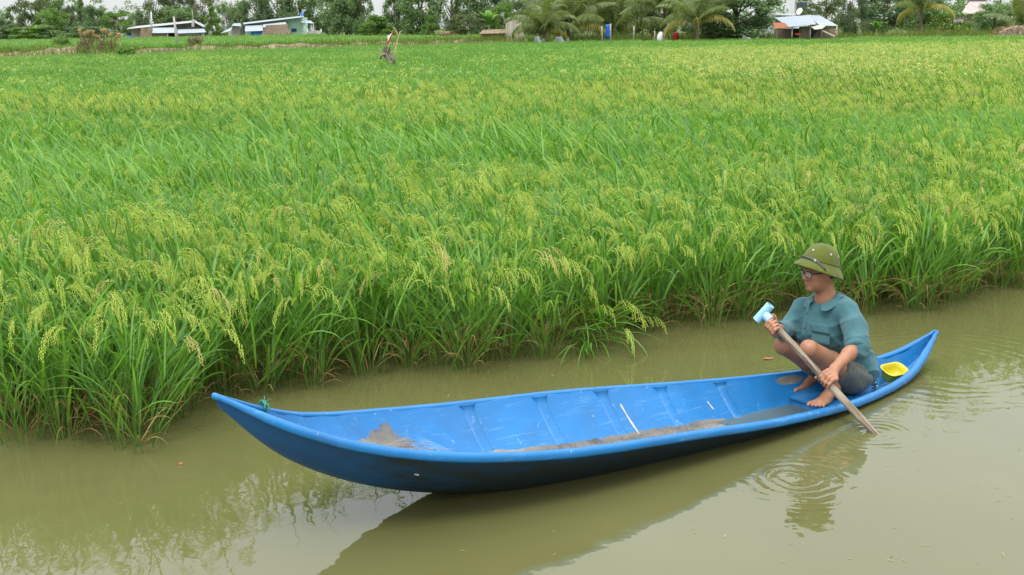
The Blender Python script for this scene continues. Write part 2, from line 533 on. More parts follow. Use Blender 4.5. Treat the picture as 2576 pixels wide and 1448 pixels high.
class Acc:
    def __init__(self): self.v, self.q, self.c, self.m, self.n = [], [], [], [], 0
    def add(self, V, Fq, C, mi):
        self.v.append(V); self.q.append(Fq + self.n); self.c.append(C); self.m.append(np.full(len(Fq), mi)); self.n += len(V)
    def mesh(self, name, mats=None):
        V, Q, C, M = np.concatenate(self.v), np.concatenate(self.q), np.concatenate(self.c), np.concatenate(self.m)
        tri = Q[:, 2] == Q[:, 3]
        me = bpy.data.meshes.new(name)
        sizes = np.where(tri, 3, 4)
        flat = Q.ravel()[~np.stack([np.zeros_like(tri)] * 3 + [tri], 1).ravel()]
        me.vertices.add(len(V)); me.vertices.foreach_set("co", V.astype(np.float32).ravel())
        me.loops.add(len(flat)); me.loops.foreach_set("vertex_index", flat.astype(np.int32))
        me.polygons.add(len(Q))
        st = np.concatenate([[0], np.cumsum(sizes)[:-1]])
        me.polygons.foreach_set("loop_start", st.astype(np.int32)); me.polygons.foreach_set("loop_total", sizes.astype(np.int32))
        for mm in (mats or RICE_MATS): me.materials.append(mm)
        me.polygons.foreach_set("material_index", M.astype(np.int32))
        me.polygons.foreach_set("use_smooth", np.ones(len(Q), dtype=bool))
        ca = me.color_attributes.new("Col", 'FLOAT_COLOR', 'POINT')
        ca.data.foreach_set("color", C.astype(np.float32).ravel())
        me.update(calc_edges=True)
        return me

def rot_z(V, a):
    c, s = math.cos(a), math.sin(a)
    return np.stack([V[..., 0] * c - V[..., 1] * s, V[..., 0] * s + V[..., 1] * c, V[..., 2]], -1)

def bend_wind(V, wind):
    if not wind: return V
    h = np.clip(V[:, 2], 0, 2)
    V = V.copy(); V[:, 0] -= wind * (0.10 * h + 0.42 * np.clip(h - 0.45, 0, 1)); V[:, 1] += 0.25 * wind * h
    return V

def clump_parts(seed, tillers=15, hgt=0.60, spread=0.055, lean=0.30, leafw=0.0165, npan=8, dry=9, segs=7, fold=True, fall=None, wind=0.0):
    """one rice clump: returns leaf, stalk, dry-leaf geometry and where the panicles hang"""
    r = np.random.default_rng(seed)
    leaf, stalk, dryl, pans = Acc(), Acc(), Acc(), []
    a0 = r.random(tillers) * 6.283
    rad = spread * np.sqrt(r.random(tillers))
    base = np.stack([rad * np.cos(a0), rad * np.sin(a0), np.full(tillers, -0.12)], -1)
    az = a0 + r.normal(0, 0.5, tillers)
    ph = np.abs(r.normal(0.04, 0.10, tillers)) + rad / spread * lean * 0.75
    if fall is not None:
        az = np.full(tillers, fall[0]) + r.normal(0, 0.35, tillers); ph = np.full(tillers, fall[1]) + r.normal(0, 0.15, tillers)
    hl = hgt * r.uniform(0.85, 1.12, tillers) + 0.12
    kk = 6
    t = np.linspace(0, 1, kk)
    phs = ph[:, None] * (0.6 + 0.8 * t[None])
    st = (hl / (kk - 1))[:, None]
    X = np.concatenate([np.zeros((tillers, 1)), np.cumsum(np.sin(phs[:, 1:]) * st, 1)], 1)
    Z = np.concatenate([np.zeros((tillers, 1)), np.cumsum(np.cos(phs[:, 1:]) * st, 1)], 1)
    P = base[:, None, :] + np.stack([X * np.cos(az)[:, None], X * np.sin(az)[:, None], Z], -1)
    stalk.add(*stalks(r, P, 0.0032), 1)
    for lv, (u, ln, sp, bd) in enumerate([(0.30, 0.46, 0.22, 0.55), (0.52, 0.46, 0.26, 0.75), (0.72, 0.42, 0.25, 0.80), (0.92, 0.37, 0.12, 0.5)]):
        keep = r.random(tillers) < (0.85 if lv else 0.7)
        k = int(keep.sum())
        bp = np.stack([np.array([np.interp(u, t, P[i, :, c]) for c in range(3)]) for i in range(tillers)])[keep]
        la = az[keep] + r.normal(0, 0.9, k)
        if fall is not None: la = az[keep] + r.normal(0, 0.4, k)
        V, Q, C, _, _ = blades(r, bp, la, np.clip(ph[keep] * 1.2 + np.abs(r.normal(sp, 0.14, k)), 0.02, 1.6 if fall is not None else 0.95),
                               np.abs(r.normal(bd, 0.5, k)), ln * r.uniform(0.75, 1.25, k), leafw * r.uniform(0.75, 1.25, k), segs, fold)
        leaf.add(V, Q, C, 0)
    for part in (leaf,):
        part.v = [bend_wind(v, wind) for v in part.v]
    if dry:
        da = r.random(dry) * 6.283
        db = np.stack([0.04 * np.cos(da), 0.04 * np.sin(da), r.uniform(0.0, 0.22, dry)], -1)
        V, Q, C, _, _ = blades(r, db, da, r.uniform(0.5, 1.1, dry), r.uniform(0.7, 1.9, dry), r.uniform(0.16, 0.38, dry), np.full(dry, 0.0062), 7, fold)
        V[:, 2] = np.maximum(V[:, 2], 0.004)
        dryl.add(V, Q, C, 2)
    order = r.permutation(tillers)[:npan]
    for i in order:
        tip = P[i, -1]; dirn = P[i, -1] - P[i, -2]; dirn = dirn / np.linalg.norm(dirn)
        ext = r.uniform(0.07, 0.20) if fall is None else r.uniform(0.02, 0.08)
        pt = tip + dirn * ext
        stalk.add(*stalks(r, np.stack([tip, (tip + pt) / 2, pt])[None], 0.0018), 1)
        pans.append((pt, az[i] + r.normal(0, 0.6)))
    return leaf, stalk, dryl, pans

PAN_GEO = []
for i in range(7):
    r = np.random.default_rng(50 + i)
    PAN_GEO.append(panicle_geo(r, r.uniform(0.21, 0.27), 10, 14, 0.0122, 0.0052, r.uniform(2.2, 2.9)))

def panicle_mesh(i, ripe=False):
    V, Q, C, s = PAN_GEO[i]
    a = Acc(); a.add(V, Q, C, 4 if ripe else 3); a.add(*s, 1)
    return a.mesh("panicle")

def whole_clump(name, seed, npan, ripe_share=0.04, **k):
    leaf, stalk, dryl, pans = clump_parts(seed, npan=npan, **k)
    a = Acc(); r = np.random.default_rng(seed + 900)
    for part in (leaf, stalk, dryl):
        for V, Q, C, M in zip(part.v, part.q, part.c, part.m): pass
        if part.v:
            V, Q, C, M = np.concatenate(part.v), np.concatenate(part.q), np.concatenate(part.c), np.concatenate(part.m)
            a.add(V, Q, C, int(M[0]))
    for pt, az in pans:
        V, Q, C, s = PAN_GEO[r.integers(7)]
        sc = r.uniform(0.85, 1.15)
        a.add(rot_z(V * sc, az) + pt, Q, C, 4 if r.random() < ripe_share else 3)
        a.add(rot_z(s[0] * sc, az) + pt, s[1], s[2], 1)
    return a.mesh(name)

def far_patch(name, seed, npan, nclump=5, size=0.5, ripe_share=0.06):
    """several clumps with fewer, broader blades for the part of the field where a blade is under a pixel wide"""
    r = np.random.default_rng(seed)
    a = Acc()
    n = nclump * 26
    cx = r.uniform(-size / 2, size / 2, (nclump, 2))
    ci = r.integers(nclump, size=n)
    base = np.stack([cx[ci, 0] + r.normal(0, .05, n), cx[ci, 1] + r.normal(0, .05, n), r.uniform(0.05, 0.55, n)], -1)
    V, Q, C, _, _ = blades(r, base, r.random(n) * 6.283, np.abs(r.normal(0.25, 0.18, n)), np.abs(r.normal(0.7, 0.5, n)), r.uniform(0.32, 0.5, n),
                           np.full(n, 0.020), 4, False)
    V = bend_wind(V, 0.8)
    a.add(V, Q, C, 0)
    for i in range(npan):
        pt = np.array([r.uniform(-size / 2, size / 2), r.uniform(-size / 2, size / 2), r.uniform(0.64, 0.88)])
        V, Q, C, s = panicle_geo(r, 0.23, 6, 9, 0.0130, 0.0075, 2.2, 1)
        a.add(rot_z(V, r.random() * 6.283) + pt, Q, C, 6 if r.random() < ripe_share else 5)
    return a.mesh(name)

# prototypes for the field that reads as one mass
proto_col = bpy.data.collections.new("rice_clump_kinds")
def proto(name, me):
    o = bpy.data.objects.new(name, me); proto_col.objects.link(o); return o
NEAR_KINDS = 8
for i in range(NEAR_KINDS):
    proto("kind_%02d" % i, whole_clump("rice_clump_mesh", 300 + i, [0, 1, 1, 2, 3, 4, 6, 8][i], dry=3, tillers=11, hgt=0.62, segs=6, wind=0.9, leafw=0.0205))
FAR_KINDS = 8
for i in range(FAR_KINDS):
    proto("kind_%02d" % (NEAR_KINDS + i), far_patch("rice_patch_mesh", 400 + i, [0, 1, 2, 4, 7, 10, 14, 19][i], ripe_share=0.03 + 0.04 * i))

def value_noise(x, y, s, seed):
    r = np.random.default_rng(seed); g = r.random((64, 64))
    u, v = (x / s) % 63, (y / s) % 63
    i, j = u.astype(int), v.astype(int); fu, fv = u - i, v - j
    fu, fv = fu * fu * (3 - 2 * fu), fv * fv * (3 - 2 * fv)
    i2, j2 = (i + 1) % 64, (j + 1) % 64
    return (g[i, j] * (1 - fu) + g[i2, j] * fu) * (1 - fv) + (g[i, j2] * (1 - fu) + g[i2, j2] * fu) * fv

def ripeness(x, y):
    """how far the heads are out: the crop ripens in patches, most in the middle distance on the right"""
    n = 0.6 * value_noise(x + 100, y, 4.0, 1) + 0.4 * value_noise(x + 100, y, 1.3, 2)
    fx = x / np.maximum(y, 1)
    band = 0.42 * np.exp(-((y - 27) / 5.0) ** 2) + 0.75 * smooth(0.02, 0.25, fx) * smooth(17, 25, y) * (1 - smooth(60, 85, y)) \
        + 0.10 * (1 - smooth(9.5, 12.0, y - 0.55 * x)) - 0.25 * np.exp(-((y - 17) / 4.0) ** 2) - 0.22 * smooth(33, 42, y) * (1 - smooth(0.0, 0.2, fx)) - 0.3 * smooth(75, 95, y)
    return np.clip(0.38 + band + 0.85 * (n - 0.5), 0, 1)

def rice_points(spacing, test, jitter=0.42, margin=1.22, ymax=126):
    xs = np.arange(-84, 88, spacing); ys = np.arange(3, ymax, spacing)
    X, Y = np.meshgrid(xs, ys)
    X = X + spacing * jitter * rng.uniform(-1, 1, X.shape); Y = Y + spacing * jitter * rng.uniform(-1, 1, Y.shape)
    X, Y = X.ravel(), Y.ravel()
    k = (np.abs(X) < 0.405 * margin * Y + 1.5) & (Y > np.interp(X, EX, EY) + 0.02) & (Y < np.interp(X, FX, FY))
    X, Y = X[k], Y[k]
    dd = (Y - np.interp(X, EX, EY)) * 0.83
    k = test(X, Y, dd)
    return X[k], Y[k]

# ---- the first rows along the canal: every clump a thing of its own
fx_, fy_ = rice_points(0.25, lambda X, Y, dd: (dd < 0.50) & (np.abs(X / Y) < 0.425) & (Y < 11.2), 0.30)
LONE = [(on_z(345, 1128, 0), "big lone rice clump standing forward in the water nearest the boat's bow", 0),
        (on_z(60, 1112, 0), "rice clump at the left edge of the picture with its foot in the water", 1),
        (on_z(930, 945, 0), "tall narrow rice clump standing forward in the water behind the boat's bow", 2),
        (on_z(1110, 925, 0), "rice clump with a single long yellow leaf bent down into the water", 3)]
FALLEN = on_z(1440, 880, 0)
keep = np.ones(len(fx_), bool)
for p, _, _ in LONE: keep &= np.hypot(fx_ - p.x, fy_ - p.y) > 0.20
keep &= np.hypot(fx_ - FALLEN.x - 0.1, fy_ - FALLEN.y) > 0.22
fx_, fy_ = fx_[keep], fy_[keep]
CLUMP_KINDS = []
PAN_MESH = [panicle_mesh(i) for i in range(7)]
PAN_RIPE = [panicle_mesh(i, True) for i in range(7)]
def clump_kind(seed, **k):
    leaf, stalk, dryl, pans = clump_parts(seed, **k)
    return (leaf.mesh("leaves"), stalk.mesh("stalks"), dryl.mesh("dry_leaves") if dryl.v else None, pans)
for i in range(8):
    CLUMP_KINDS.append(clump_kind(600 + i, tillers=16, hgt=0.56, npan=4 + i % 3, dry=22, spread=0.055, lean=0.24, wind=0.30))
def place_clump(x, y, kind, rz, sc, label, group=None, ripe=0.12, zs=1.0):
    lm, sm, dm, pans = kind
    o = empty("rice_clump", (x, y, 0), rz)
    o.scale = (sc, sc, sc * zs)
    tag(o, label, "rice", group)
    link("leaves", lm, o); link("stalks", sm, o)
    if dm is not None: link("dry_leaves", dm, o)
    for pt, az in pans:
        i = random.randrange(7); s = random.uniform(0.85, 1.15)
        link("panicle", (PAN_RIPE if random.random() < ripe else PAN_MESH)[i], o, tuple(map(float, pt)), (0, 0, float(az)), (s, s, s))
    return o
def where_(x, y):
    u = 1288 + F_PX * x / y
    return ("left of the boat's bow" if u < 540 else "behind the bow half of the boat" if u < 1000 else "behind the middle of the boat" if u < 1480
            else "between fallen clump and paddler" if u < 1950 else "behind the paddler" if u < 2250 else "right of the paddler")
for i in range(len(fx_)):
    rp = 0.25 if random.random() < 0.22 else 0.02
    place_clump(float(fx_[i]), float(fy_[i]), CLUMP_KINDS[random.randrange(8)], random.gauss(0, 1.2), random.uniform(0.88, 1.12),
                "rice clump with drooping heads in front rows, " + where_(fx_[i], fy_[i]), "front row rice clumps " + where_(fx_[i], fy_[i]), rp)
kinds = [clump_kind(700, tillers=22, hgt=0.54, npan=9, dry=16, spread=0.085, lean=0.42, leafw=0.012),
         clump_kind(701, tillers=20, hgt=0.56, npan=8, dry=14, spread=0.08, lean=0.36, leafw=0.012),
         clump_kind(702, tillers=20, hgt=0.62, npan=8, dry=10, spread=0.07, lean=0.22, leafw=0.012),
         clump_kind(703, tillers=18, hgt=0.54, npan=8, dry=18, spread=0.08, lean=0.38, leafw=0.011)]
for p, lab, k in LONE:
    place_clump(p.x, p.y, kinds[k], 0.4 + k, [1.06, 1.06, 1.05, 1.0][k], lab, ripe=0.03)
fk = clump_kind(710, tillers=20, hgt=0.40, npan=7, dry=6, spread=0.10, leafw=0.0125, fall=(-1.2, 0.80))
place_clump(FALLEN.x + 0.05, FALLEN.y + 0.26, fk, 0, 1.0, "fallen rice clump whose leaves lie flat out over the water", ripe=0.0)

# ---- the rest of the paddy: one mass
def rice_mass(name, groups, label):
    P = np.concatenate([g[0] for g in groups]); V = np.concatenate([g[1] for g in groups]); S = np.concatenate([g[2] for g in groups])
    n = len(P)
    me = bpy.data.meshes.new(name)
    me.vertices.add(n); me.vertices.foreach_set("co", P.astype(np.float32).ravel())
    me.attributes.new("kind_no", 'INT', 'POINT').data.foreach_set("value", V.astype(np.int32))
    rot = np.stack([rng.normal(0, 0.08, n), rng.normal(0, 0.08, n), rng.normal(0, 0.75, n)], -1)
    me.attributes.new("turn", 'FLOAT_VECTOR', 'POINT').data.foreach_set("vector", rot.astype(np.float32).ravel())
    me.attributes.new("size", 'FLOAT_VECTOR', 'POINT').data.foreach_set("vector", S.astype(np.float32).ravel())
    for mm in RICE_MATS: me.materials.append(mm)
    o = link(name, me)
    ng = bpy.data.node_groups.new(name, 'GeometryNodeTree')
    ng.interface.new_socket("Geometry", in_out='INPUT', socket_type='NodeSocketGeometry')
    ng.interface.new_socket("Geometry", in_out='OUTPUT', socket_type='NodeSocketGeometry')
    nn, ll = ng.nodes, ng.links
    gi, go = nn.new("NodeGroupInput"), nn.new("NodeGroupOutput")
    ci = nn.new("GeometryNodeCollectionInfo")
    ci.inputs['Collection'].default_value = proto_col
    ci.inputs['Separate Children'].default_value = True
    ci.inputs['Reset Children'].default_value = True
    ip = nn.new("GeometryNodeInstanceOnPoints")
    ip.inputs['Pick Instance'].default_value = True
    def attr(nm, ty):
        a = nn.new("GeometryNodeInputNamedAttribute"); a.data_type = ty
        a.inputs['Name'].default_value = nm
        return next(s for s in a.outputs if s.enabled and s.name == 'Attribute')
    er = nn.new("FunctionNodeEulerToRotation")
    ll.new(attr("turn", 'FLOAT_VECTOR'), er.inputs[0])
    mp = nn.new("GeometryNodeMeshToPoints")
    ll.new(gi.outputs[0], mp.inputs['Mesh'])
    ll.new(mp.outputs[0], ip.inputs['Points'])
    ll.new(ci.outputs[0], ip.inputs['Instance'])
    ll.new(attr("kind_no", 'INT'), ip.inputs['Instance Index'])
    ll.new(er.outputs[0], ip.inputs['Rotation'])
    ll.new(attr("size", 'FLOAT_VECTOR'), ip.inputs['Scale'])
    ll.new(ip.outputs[0], go.inputs[0])
    md = o.modifiers.new("rice", 'NODES'); md.node_group = ng
    tag(o, label, "rice field", kind="stuff")
    return o

def pick(ripe, lo, n):
    return lo + np.clip(np.round(ripe * (n - 1) + rng.normal(0, 1.1, len(ripe))), 0, n - 1).astype(int)
def sizes(n, lo, hi, z=1.0):
    s = rng.uniform(lo, hi, n); return np.stack([s, s, s * z * rng.uniform(0.95, 1.06, n)], -1)
groups = []
XA, YA = rice_points(0.215, lambda X, Y, dd: (dd < 6.5) & ((dd >= 0.50) | ~((np.abs(X / Y) < 0.425) & (Y < 11.2))) & (dd > 0.12))
hz = 0.95 + 0.22 * (value_noise(XA + 100, YA, 1.6, 5) - 0.5)
S = sizes(len(XA), 0.92, 1.15); S[:, 2] *= hz
groups.append((np.stack([XA, YA, 0 * XA], -1), pick(ripeness(XA, YA), 0, NEAR_KINDS), S))
XB, YB = rice_points(0.265, lambda X, Y, dd: (dd >= 6.5) & (Y + rng.normal(0, 3.5, len(Y)) < 37))
hz = 0.97 + 0.22 * (value_noise(XB + 100, YB, 1.9, 5) - 0.5)
S = sizes(len(XB), 1.0, 1.25); S[:, 2] *= hz * 0.9
groups.append((np.stack([XB, YB, 0 * XB], -1), pick(ripeness(XB, YB), 0, NEAR_KINDS), S))
XC, YC = rice_points(0.50, lambda X, Y, dd: (dd >= 6.5) & (Y + rng.normal(0, 3.5, len(Y))   >= 34), 0.42, 1.65)
hz = 0.97 + 0.2 * (value_noise(XC + 100, YC, 3.0, 5) - 0.5)
S = sizes(len(XC), 1.05, 1.35); S[:, 2] *= hz * 0.85 * (1 - 0.14 * smooth(55, 90, YC))
groups.append((np.stack([XC, YC, 0 * XC], -1), pick(ripeness(XC, YC), NEAR_KINDS, FAR_KINDS), S))
rice_mass("rice_field", groups, "dense green and yellow rice field behind the canal, reaching to the trees")
# the second paddy beyond the dyke
ys = np.arange(112, 190, 0.85); xs = np.arange(-110, 30, 0.85)
X, Y = np.meshgrid(xs, ys); X = X.ravel() + rng.uniform(-.4, .4, X.size); Y = Y.ravel() + rng.uniform(-.4, .4, Y.size)
k = (Y > np.interp(X, FX, FY) + 10) & (np.abs(X) < 0.66 * Y) & (X < 2)
X, Y = X[k], Y[k]
S = sizes(len(X), 1.5, 2.0); S[:, 2] *= 0.45
rice_mass("far_rice_field", [(np.stack([X, Y, np.full(len(X), 0.58) + 0.55 * smooth(60, 120, Y - np.interp(X, FX, FY))], -1), NEAR_KINDS + rng.integers(0, 3, len(X)), S)],
          "strip of bright green young rice beyond the mud dyke at the left")

# ------------------------------------------------------------------ the boat
boat = empty("boat", (*(B0 + BD * BL / 2), 0.0), BANG)
tag(boat, "long narrow blue fibreglass boat with upturned pointed ends on the canal", "boat")
def X_(a): return a - BL / 2

# materials
def blue_paint(name, outside=False):
    m, nt, b = new_mat(name)
    co = coord(nt)
    at = N(nt, "ShaderNodeAttribute", attribute_name="Col")
    sep = N(nt, "ShaderNodeSeparateColor"); nt.links.new(at.outputs['Color'], sep.inputs[0])
    big = noise(nt, co, 2.2, 4, 0.6)
    streak = noise(nt, co, 9.0, 4, 0.65, (0.35, 3, 2.0))
    fine = noise(nt, co, 55, 3, 0.6)
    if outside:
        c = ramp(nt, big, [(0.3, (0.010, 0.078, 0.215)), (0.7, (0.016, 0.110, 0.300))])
        # algae with underside shade painted in: most low amidships, streaked along the waterline
        w = mth(nt, 'ADD', sep.outputs[1], mth(nt, 'MULTIPLY', mth(nt, 'SUBTRACT', streak, 0.5), 1.1))
        w = mth(nt, 'ADD', w, mth(nt, 'MULTIPLY', mth(nt, 'SUBTRACT', big, 0.5), 0.6))
        c = mix(nt, ramp(nt, w, [(0.15, 0.0), (0.74, 0.93)]), c, ramp(nt, streak, [(0.3, (0.012, 0.020, 0.020)), (0.75, (0.032, 0.036, 0.022))]))
        sc = noise(nt, co, 30, 3, 0.7, (0.25, 2, 2))
        c = mix(nt, ramp(nt, sc, [(0.70, 0.0), (0.76, 0.22)]), c, (0.25, 0.30, 0.32))
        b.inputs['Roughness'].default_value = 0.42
    else:
        c = ramp(nt, big, [(0.3, (0.009, 0.138, 0.360)), (0.7, (0.015, 0.176, 0.440))])
        c = mix(nt, ramp(nt, streak, [(0.55, 0.0), (0.80, 0.35)]), c, (0.045, 0.22, 0.45))
        # drips and scuffs
        drip = noise(nt, co, 14.0, 3, 0.6, (2.2, 2.2, 0.35))
        c = mix(nt, ramp(nt, drip, [(0.66, 0.0), (0.72, 0.45)]), c, (0.016, 0.11, 0.42))
        scuff = noise(nt, co, 38.0, 4, 0.7, (0.7, 0.7, 0.35))
        c = mix(nt, ramp(nt, scuff, [(0.64, 0.0), (0.74, 0.6)]), c, (0.42, 0.52, 0.58))
        scr = noise(nt, co, 24.0, 5, 0.75, (0.12, 1.5, 1.5))
        c = mix(nt, ramp(nt, scr, [(0.56, 0.0), (0.72, 0.45)]), c, (0.16, 0.33, 0.50))
        film = ramp(nt, noise(nt, co, 3.5, 5, 0.65), [(0.46, 0.0), (0.72, 0.55)])
        c = mix(nt, film, c, (0.022, 0.105, 0.25))
        # silt: amount baked in the Col attribute, ragged by noise
        mud = mth(nt, 'ADD', sep.outputs[2], mth(nt, 'MULTIPLY', mth(nt, 'SUBTRACT', noise(nt, co, 8, 8, 0.78, (0.6, 1, 1)), 0.5), 1.1))
        mk = ramp(nt, mud, [(0.49, 0.0), (0.55, 0.93)])
        mc = ramp(nt, mth(nt, 'ADD', mth(nt, 'MULTIPLY', fine, 0.15), mth(nt, 'MULTIPLY', noise(nt, co, 6, 5, 0.6, (0.5, 1, 1)), 0.85)),
                  [(0.34, (0.070, 0.065, 0.055)), (0.46, (0.16, 0.142, 0.110)), (0.56, (0.215, 0.185, 0.135)), (0.68, (0.34, 0.30, 0.22))])
        c = mix(nt, mk, c, mc)
        r_ = mix(nt, mk, (0.34, 0.34, 0.34), (0.9, 0.9, 0.9))
        nt.links.new(r_, b.inputs['Roughness'])
        bump(nt, b, mth(nt, 'ADD', mth(nt, 'MULTIPLY', fine, 0.5), mth(nt, 'MULTIPLY', mk, 0.8)), 0.2, 0.003)
    nt.links.new(c, b.inputs['Base Color'])
    b.inputs['Specular IOR Level'].default_value = 0.35
    return m
m_in = blue_paint("blue_gelcoat_inside")
m_outb = blue_paint("blue_gelcoat_stained_shaded_outside", True)

# hull: one shell with an outer and an inner skin
ns, nt_ = 150, 15
S = np.concatenate([[0.0], 0.5 - 0.5 * np.cos(np.pi * np.linspace(0.02, 0.98, ns - 2)), [1.0]])
tt = np.linspace(0, 1, nt_) ** 1.7
vo, co_ = [], []
for s in S:
    k, g = float(keel(s)), float(sheer(s))
    for side in (-1, 1):
        for t in (tt[::-1] if side < 0 else tt[1:]):
            z = k + (g - k) * t
            vo.append((X_(s * BL), side * float(half(s, z, False)) if t > 0 else 0.0, z))
            al = smooth(0.04, 0.16, s - 0.07 * (1 - t) + 0.02) * (1 - 0.35 * smooth(.75, 1, t)) * (0.55 + 0.55 * smooth(1.0, 0.3, t) * smooth(0.1, 0.45, s))
            co_.append((t, float(al), 0, 1))
W1 = 2 * nt_ - 1
io = np.arange(len(S) * W1).reshape(len(S), W1)
fo = np.stack([io[:-1, :-1], io[:-1, 1:], io[1:, 1:], io[1:, :-1]], -1).reshape(-1, 4)
hull_out = to_mesh("hull", vo, fo, m_outb, True, None, co_)
hull = link("hull", hull_out, boat)

vi, ci_ = [], []
Si = np.linspace(0.005, 0.997, 150)
SOLE = 0.052
def silt(s, z, q, fz):
    """how much silt lies at a place inside the boat"""
    h = z - fz
    h = z - (fz + SOLE)
    mid = float(smooth(0.29, 0.325, s) * (1 - smooth(0.62, 0.70, s)))
    v = mid * max(0.0, 1.0 - max(0.0, h - 0.002) / 0.045)
    # the patch on the wall and deck of the bow
    if q > 0.0:
        d = max(abs(s - 0.170 - 0.6 * (0.225 - z) * 0) / 0.055, abs((z - 0.222)) / (0.022 + 0.75 * max(0.0, s - 0.125)))
        v = max(v, 0.98 - d * 0.62 if d < 1.6 else 0)
    # scraped paint on the far wall by the paddler
    v = max(v, 1.0 - math.hypot((s - 0.785) / 0.035, (z - 0.02) / 0.035) * 0.75 if q > 0.1 else 0)
    return v
for s in Si:
    k, g = float(keel(s)), float(sheer(s)) + 0.004
    fz = float(floor_z(s))
    zs = fz + (g - fz) * tt
    for side in (-1, 1):
        for z in (zs[::-1] if side < 0 else zs[1:]):
            q = side * float(half(s, z)) if z > fz + 1e-6 else 0.0
            if z <= fz + 1e-6: q = 0.0
            vi.append((X_(s * BL), q, z)); ci_.append((0, 0, silt(s, z, q, fz), 1))
ii = np.arange(len(Si) * W1).reshape(len(Si), W1)
fi = np.stack([ii[:-1, :-1], ii[1:, :-1], ii[1:, 1:], ii[:-1, 1:]], -1).reshape(-1, 4)
# flatten the bottom: raise every inner point below the sole to the sole height
link("inner_skin", to_mesh("inner_skin", vi, fi, m_in, True, None, ci_), boat)

# rolled rim along both sides and round the ends
prof = [(-THK - .002, -0.010), (-THK - .001, 0.006), (-.006, 0.013), (0.010, 0.015), (0.024, 0.010), (0.030, 0.000), (0.031, -0.018), (0.027, -0.027), (0.018, -0.027), (0.010, -0.015), (0.0, -0.012)]
Sg = np.concatenate([[0.0], 0.5 - 0.5 * np.cos(np.pi * np.linspace(0.015, 0.985, 130)), [1.0]])
pl = [(s, -1) for s in Sg] + [(s, 1) for s in Sg[::-1]]
path = np.array([(X_(s * BL), sd_ * float(beam(s)) * (1.0 if 0 < s < 1 else 0.9), float(sheer(s))) for s, sd_ in pl])
n = len(path)
vs, fs, cs = [], [], []
for i in range(n):
    t = path[(i + 1) % n] - path[i - 1]; t[2] = 0; t /= np.linalg.norm(t)
    out = np.array([t[1], -t[0], 0.0])
    wob = 0.0012 * math.sin(i * 1.3) + 0.001 * math.sin(i * 0.37)
    sE = abs(path[i][0]) / (BL / 2)
    kE = 1.0 - 0.45 * float(smooth(0.90, 1.0, sE))
    for o, z in prof:
        vs.append(path[i] + out * (o * kE + wob) + np.array([0, 0, z * kE])); cs.append((0, 0, 0, 1))
kp = len(prof)
for i in range(n):
    j = (i + 1) % n
    for a in range(kp):
        c2 = (a + 1) % kp
        fs.append((i * kp + a, j * kp + a, j * kp + c2, i * kp + c2))
rim = link("gunwale", to_mesh("gunwale", vs, fs, m_in, True, None, cs), boat)

# moulded ribs: hat-shaped bands from rim to rim
for s0 in (0.318, 0.416, 0.503, 0.590, 0.680):
    vs, fs, cs = [], [], []
    lat = [(-0.034, 0.0005), (-0.024, 0.009), (-0.012, 0.012), (0.012, 0.012), (0.024, 0.009), (0.034, 0.0005)]
    ts = np.concatenate([np.linspace(1, 0.02, 16), [0.0]])
    rows = [(-1, t) for t in ts] + [(1, t) for t in ts[::-1][1:]]
    for side, t in rows:
        for dx, hgt in lat:
            s = s0 + dx / BL
            fz, g = float(floor_z(s)), float(sheer(s)) + 0.001
            z = fz + (g - fz) * t
            wide = 1.0 + 1.1 * smooth(0.93, 1.0, t)
            q = float(half(s, min(z, float(sheer(s))))) if t > 0 else 0.0
            q2 = max(q - hgt * wide, 0.0)
            zz = z + (hgt if t < 0.25 else 0.0)
            vs.append((X_(s0 * BL) + dx * (1.0 + 0.7 * smooth(0.9, 1, t)), side * q2, zz)); cs.append((0, 0, silt(s, z, side * q, fz) * 0.95, 1))
    k = len(lat)
    for i in range(len(rows) - 1):
        for a in range(k - 1):
            fs.append((i * k + a, i * k + a + 1, (i + 1) * k + a + 1, (i + 1) * k + a))
    link("rib", to_mesh("rib", vs, fs, m_in, True, None, cs), boat)

def deck(name, s_a, s_b, z, n=24, drop=None, mat=None, siltf=None, gap=0.004, z2=None):
    """a flat deck fitted between the sides; drop: how far the edge at s_b turns down"""
    vs, fs, cs = [], [], []
    ss = np.linspace(s_a, s_b, n)
    m = 9
    for s in ss:
        zz = z if z2 is None else z + (z2 - z) * (s - s_a) / (s_b - s_a)
        w = float(half(s, zz)) - gap
        for q in np.linspace(-w, w, m):
            vs.append((X_(s * BL), q, zz)); cs.append((0, 0, siltf(s, q) if siltf else 0, 1))
    for i in range(n - 1):
        for a in range(m - 1):
            fs.append((i * m + a, (i + 1) * m + a, (i + 1) * m + a + 1, i * m + a + 1))
    if drop:
        base = (n - 1) * m if drop[0] > 0 else 0
        s = s_b if drop[0] > 0 else s_a
        o = len(vs)
        for zb in np.linspace(vs[base][2], drop[1], 6)[1:]:
            w = float(half(s, max(zb, float(keel(s)) + 0.02))) - gap
            for q in np.linspace(-w, w, m):
                vs.append((X_(s * BL) + drop[0] * 0.25 * (vs[base][2] - zb), q, zb)); cs.append((0, 0, siltf(s, q) * 0.5 if siltf else 0, 1))
        prev = list(range(base, base + m))
        for r_ in range(5):
            cur = list(range(o + r_ * m, o + (r_ + 1) * m))
            for a in range(m - 1):
                f = (prev[a], cur[a], cur[a + 1], prev[a + 1])
                fs.append(f if drop[0] > 0 else f[::-1])
            prev = cur
    return link(name, to_mesh(name, vs, fs, mat or m_in, False, None, cs), boat)
deck("bow_deck", 0.085, 0.238, 0.205, drop=(1, 0.03), siltf=lambda s, q: max(0.0, 0.98 - max(abs(s - 0.175) / 0.055, 0) * 0.55) if q > 0.02 else 0.25 * smooth(.1, .16, s))
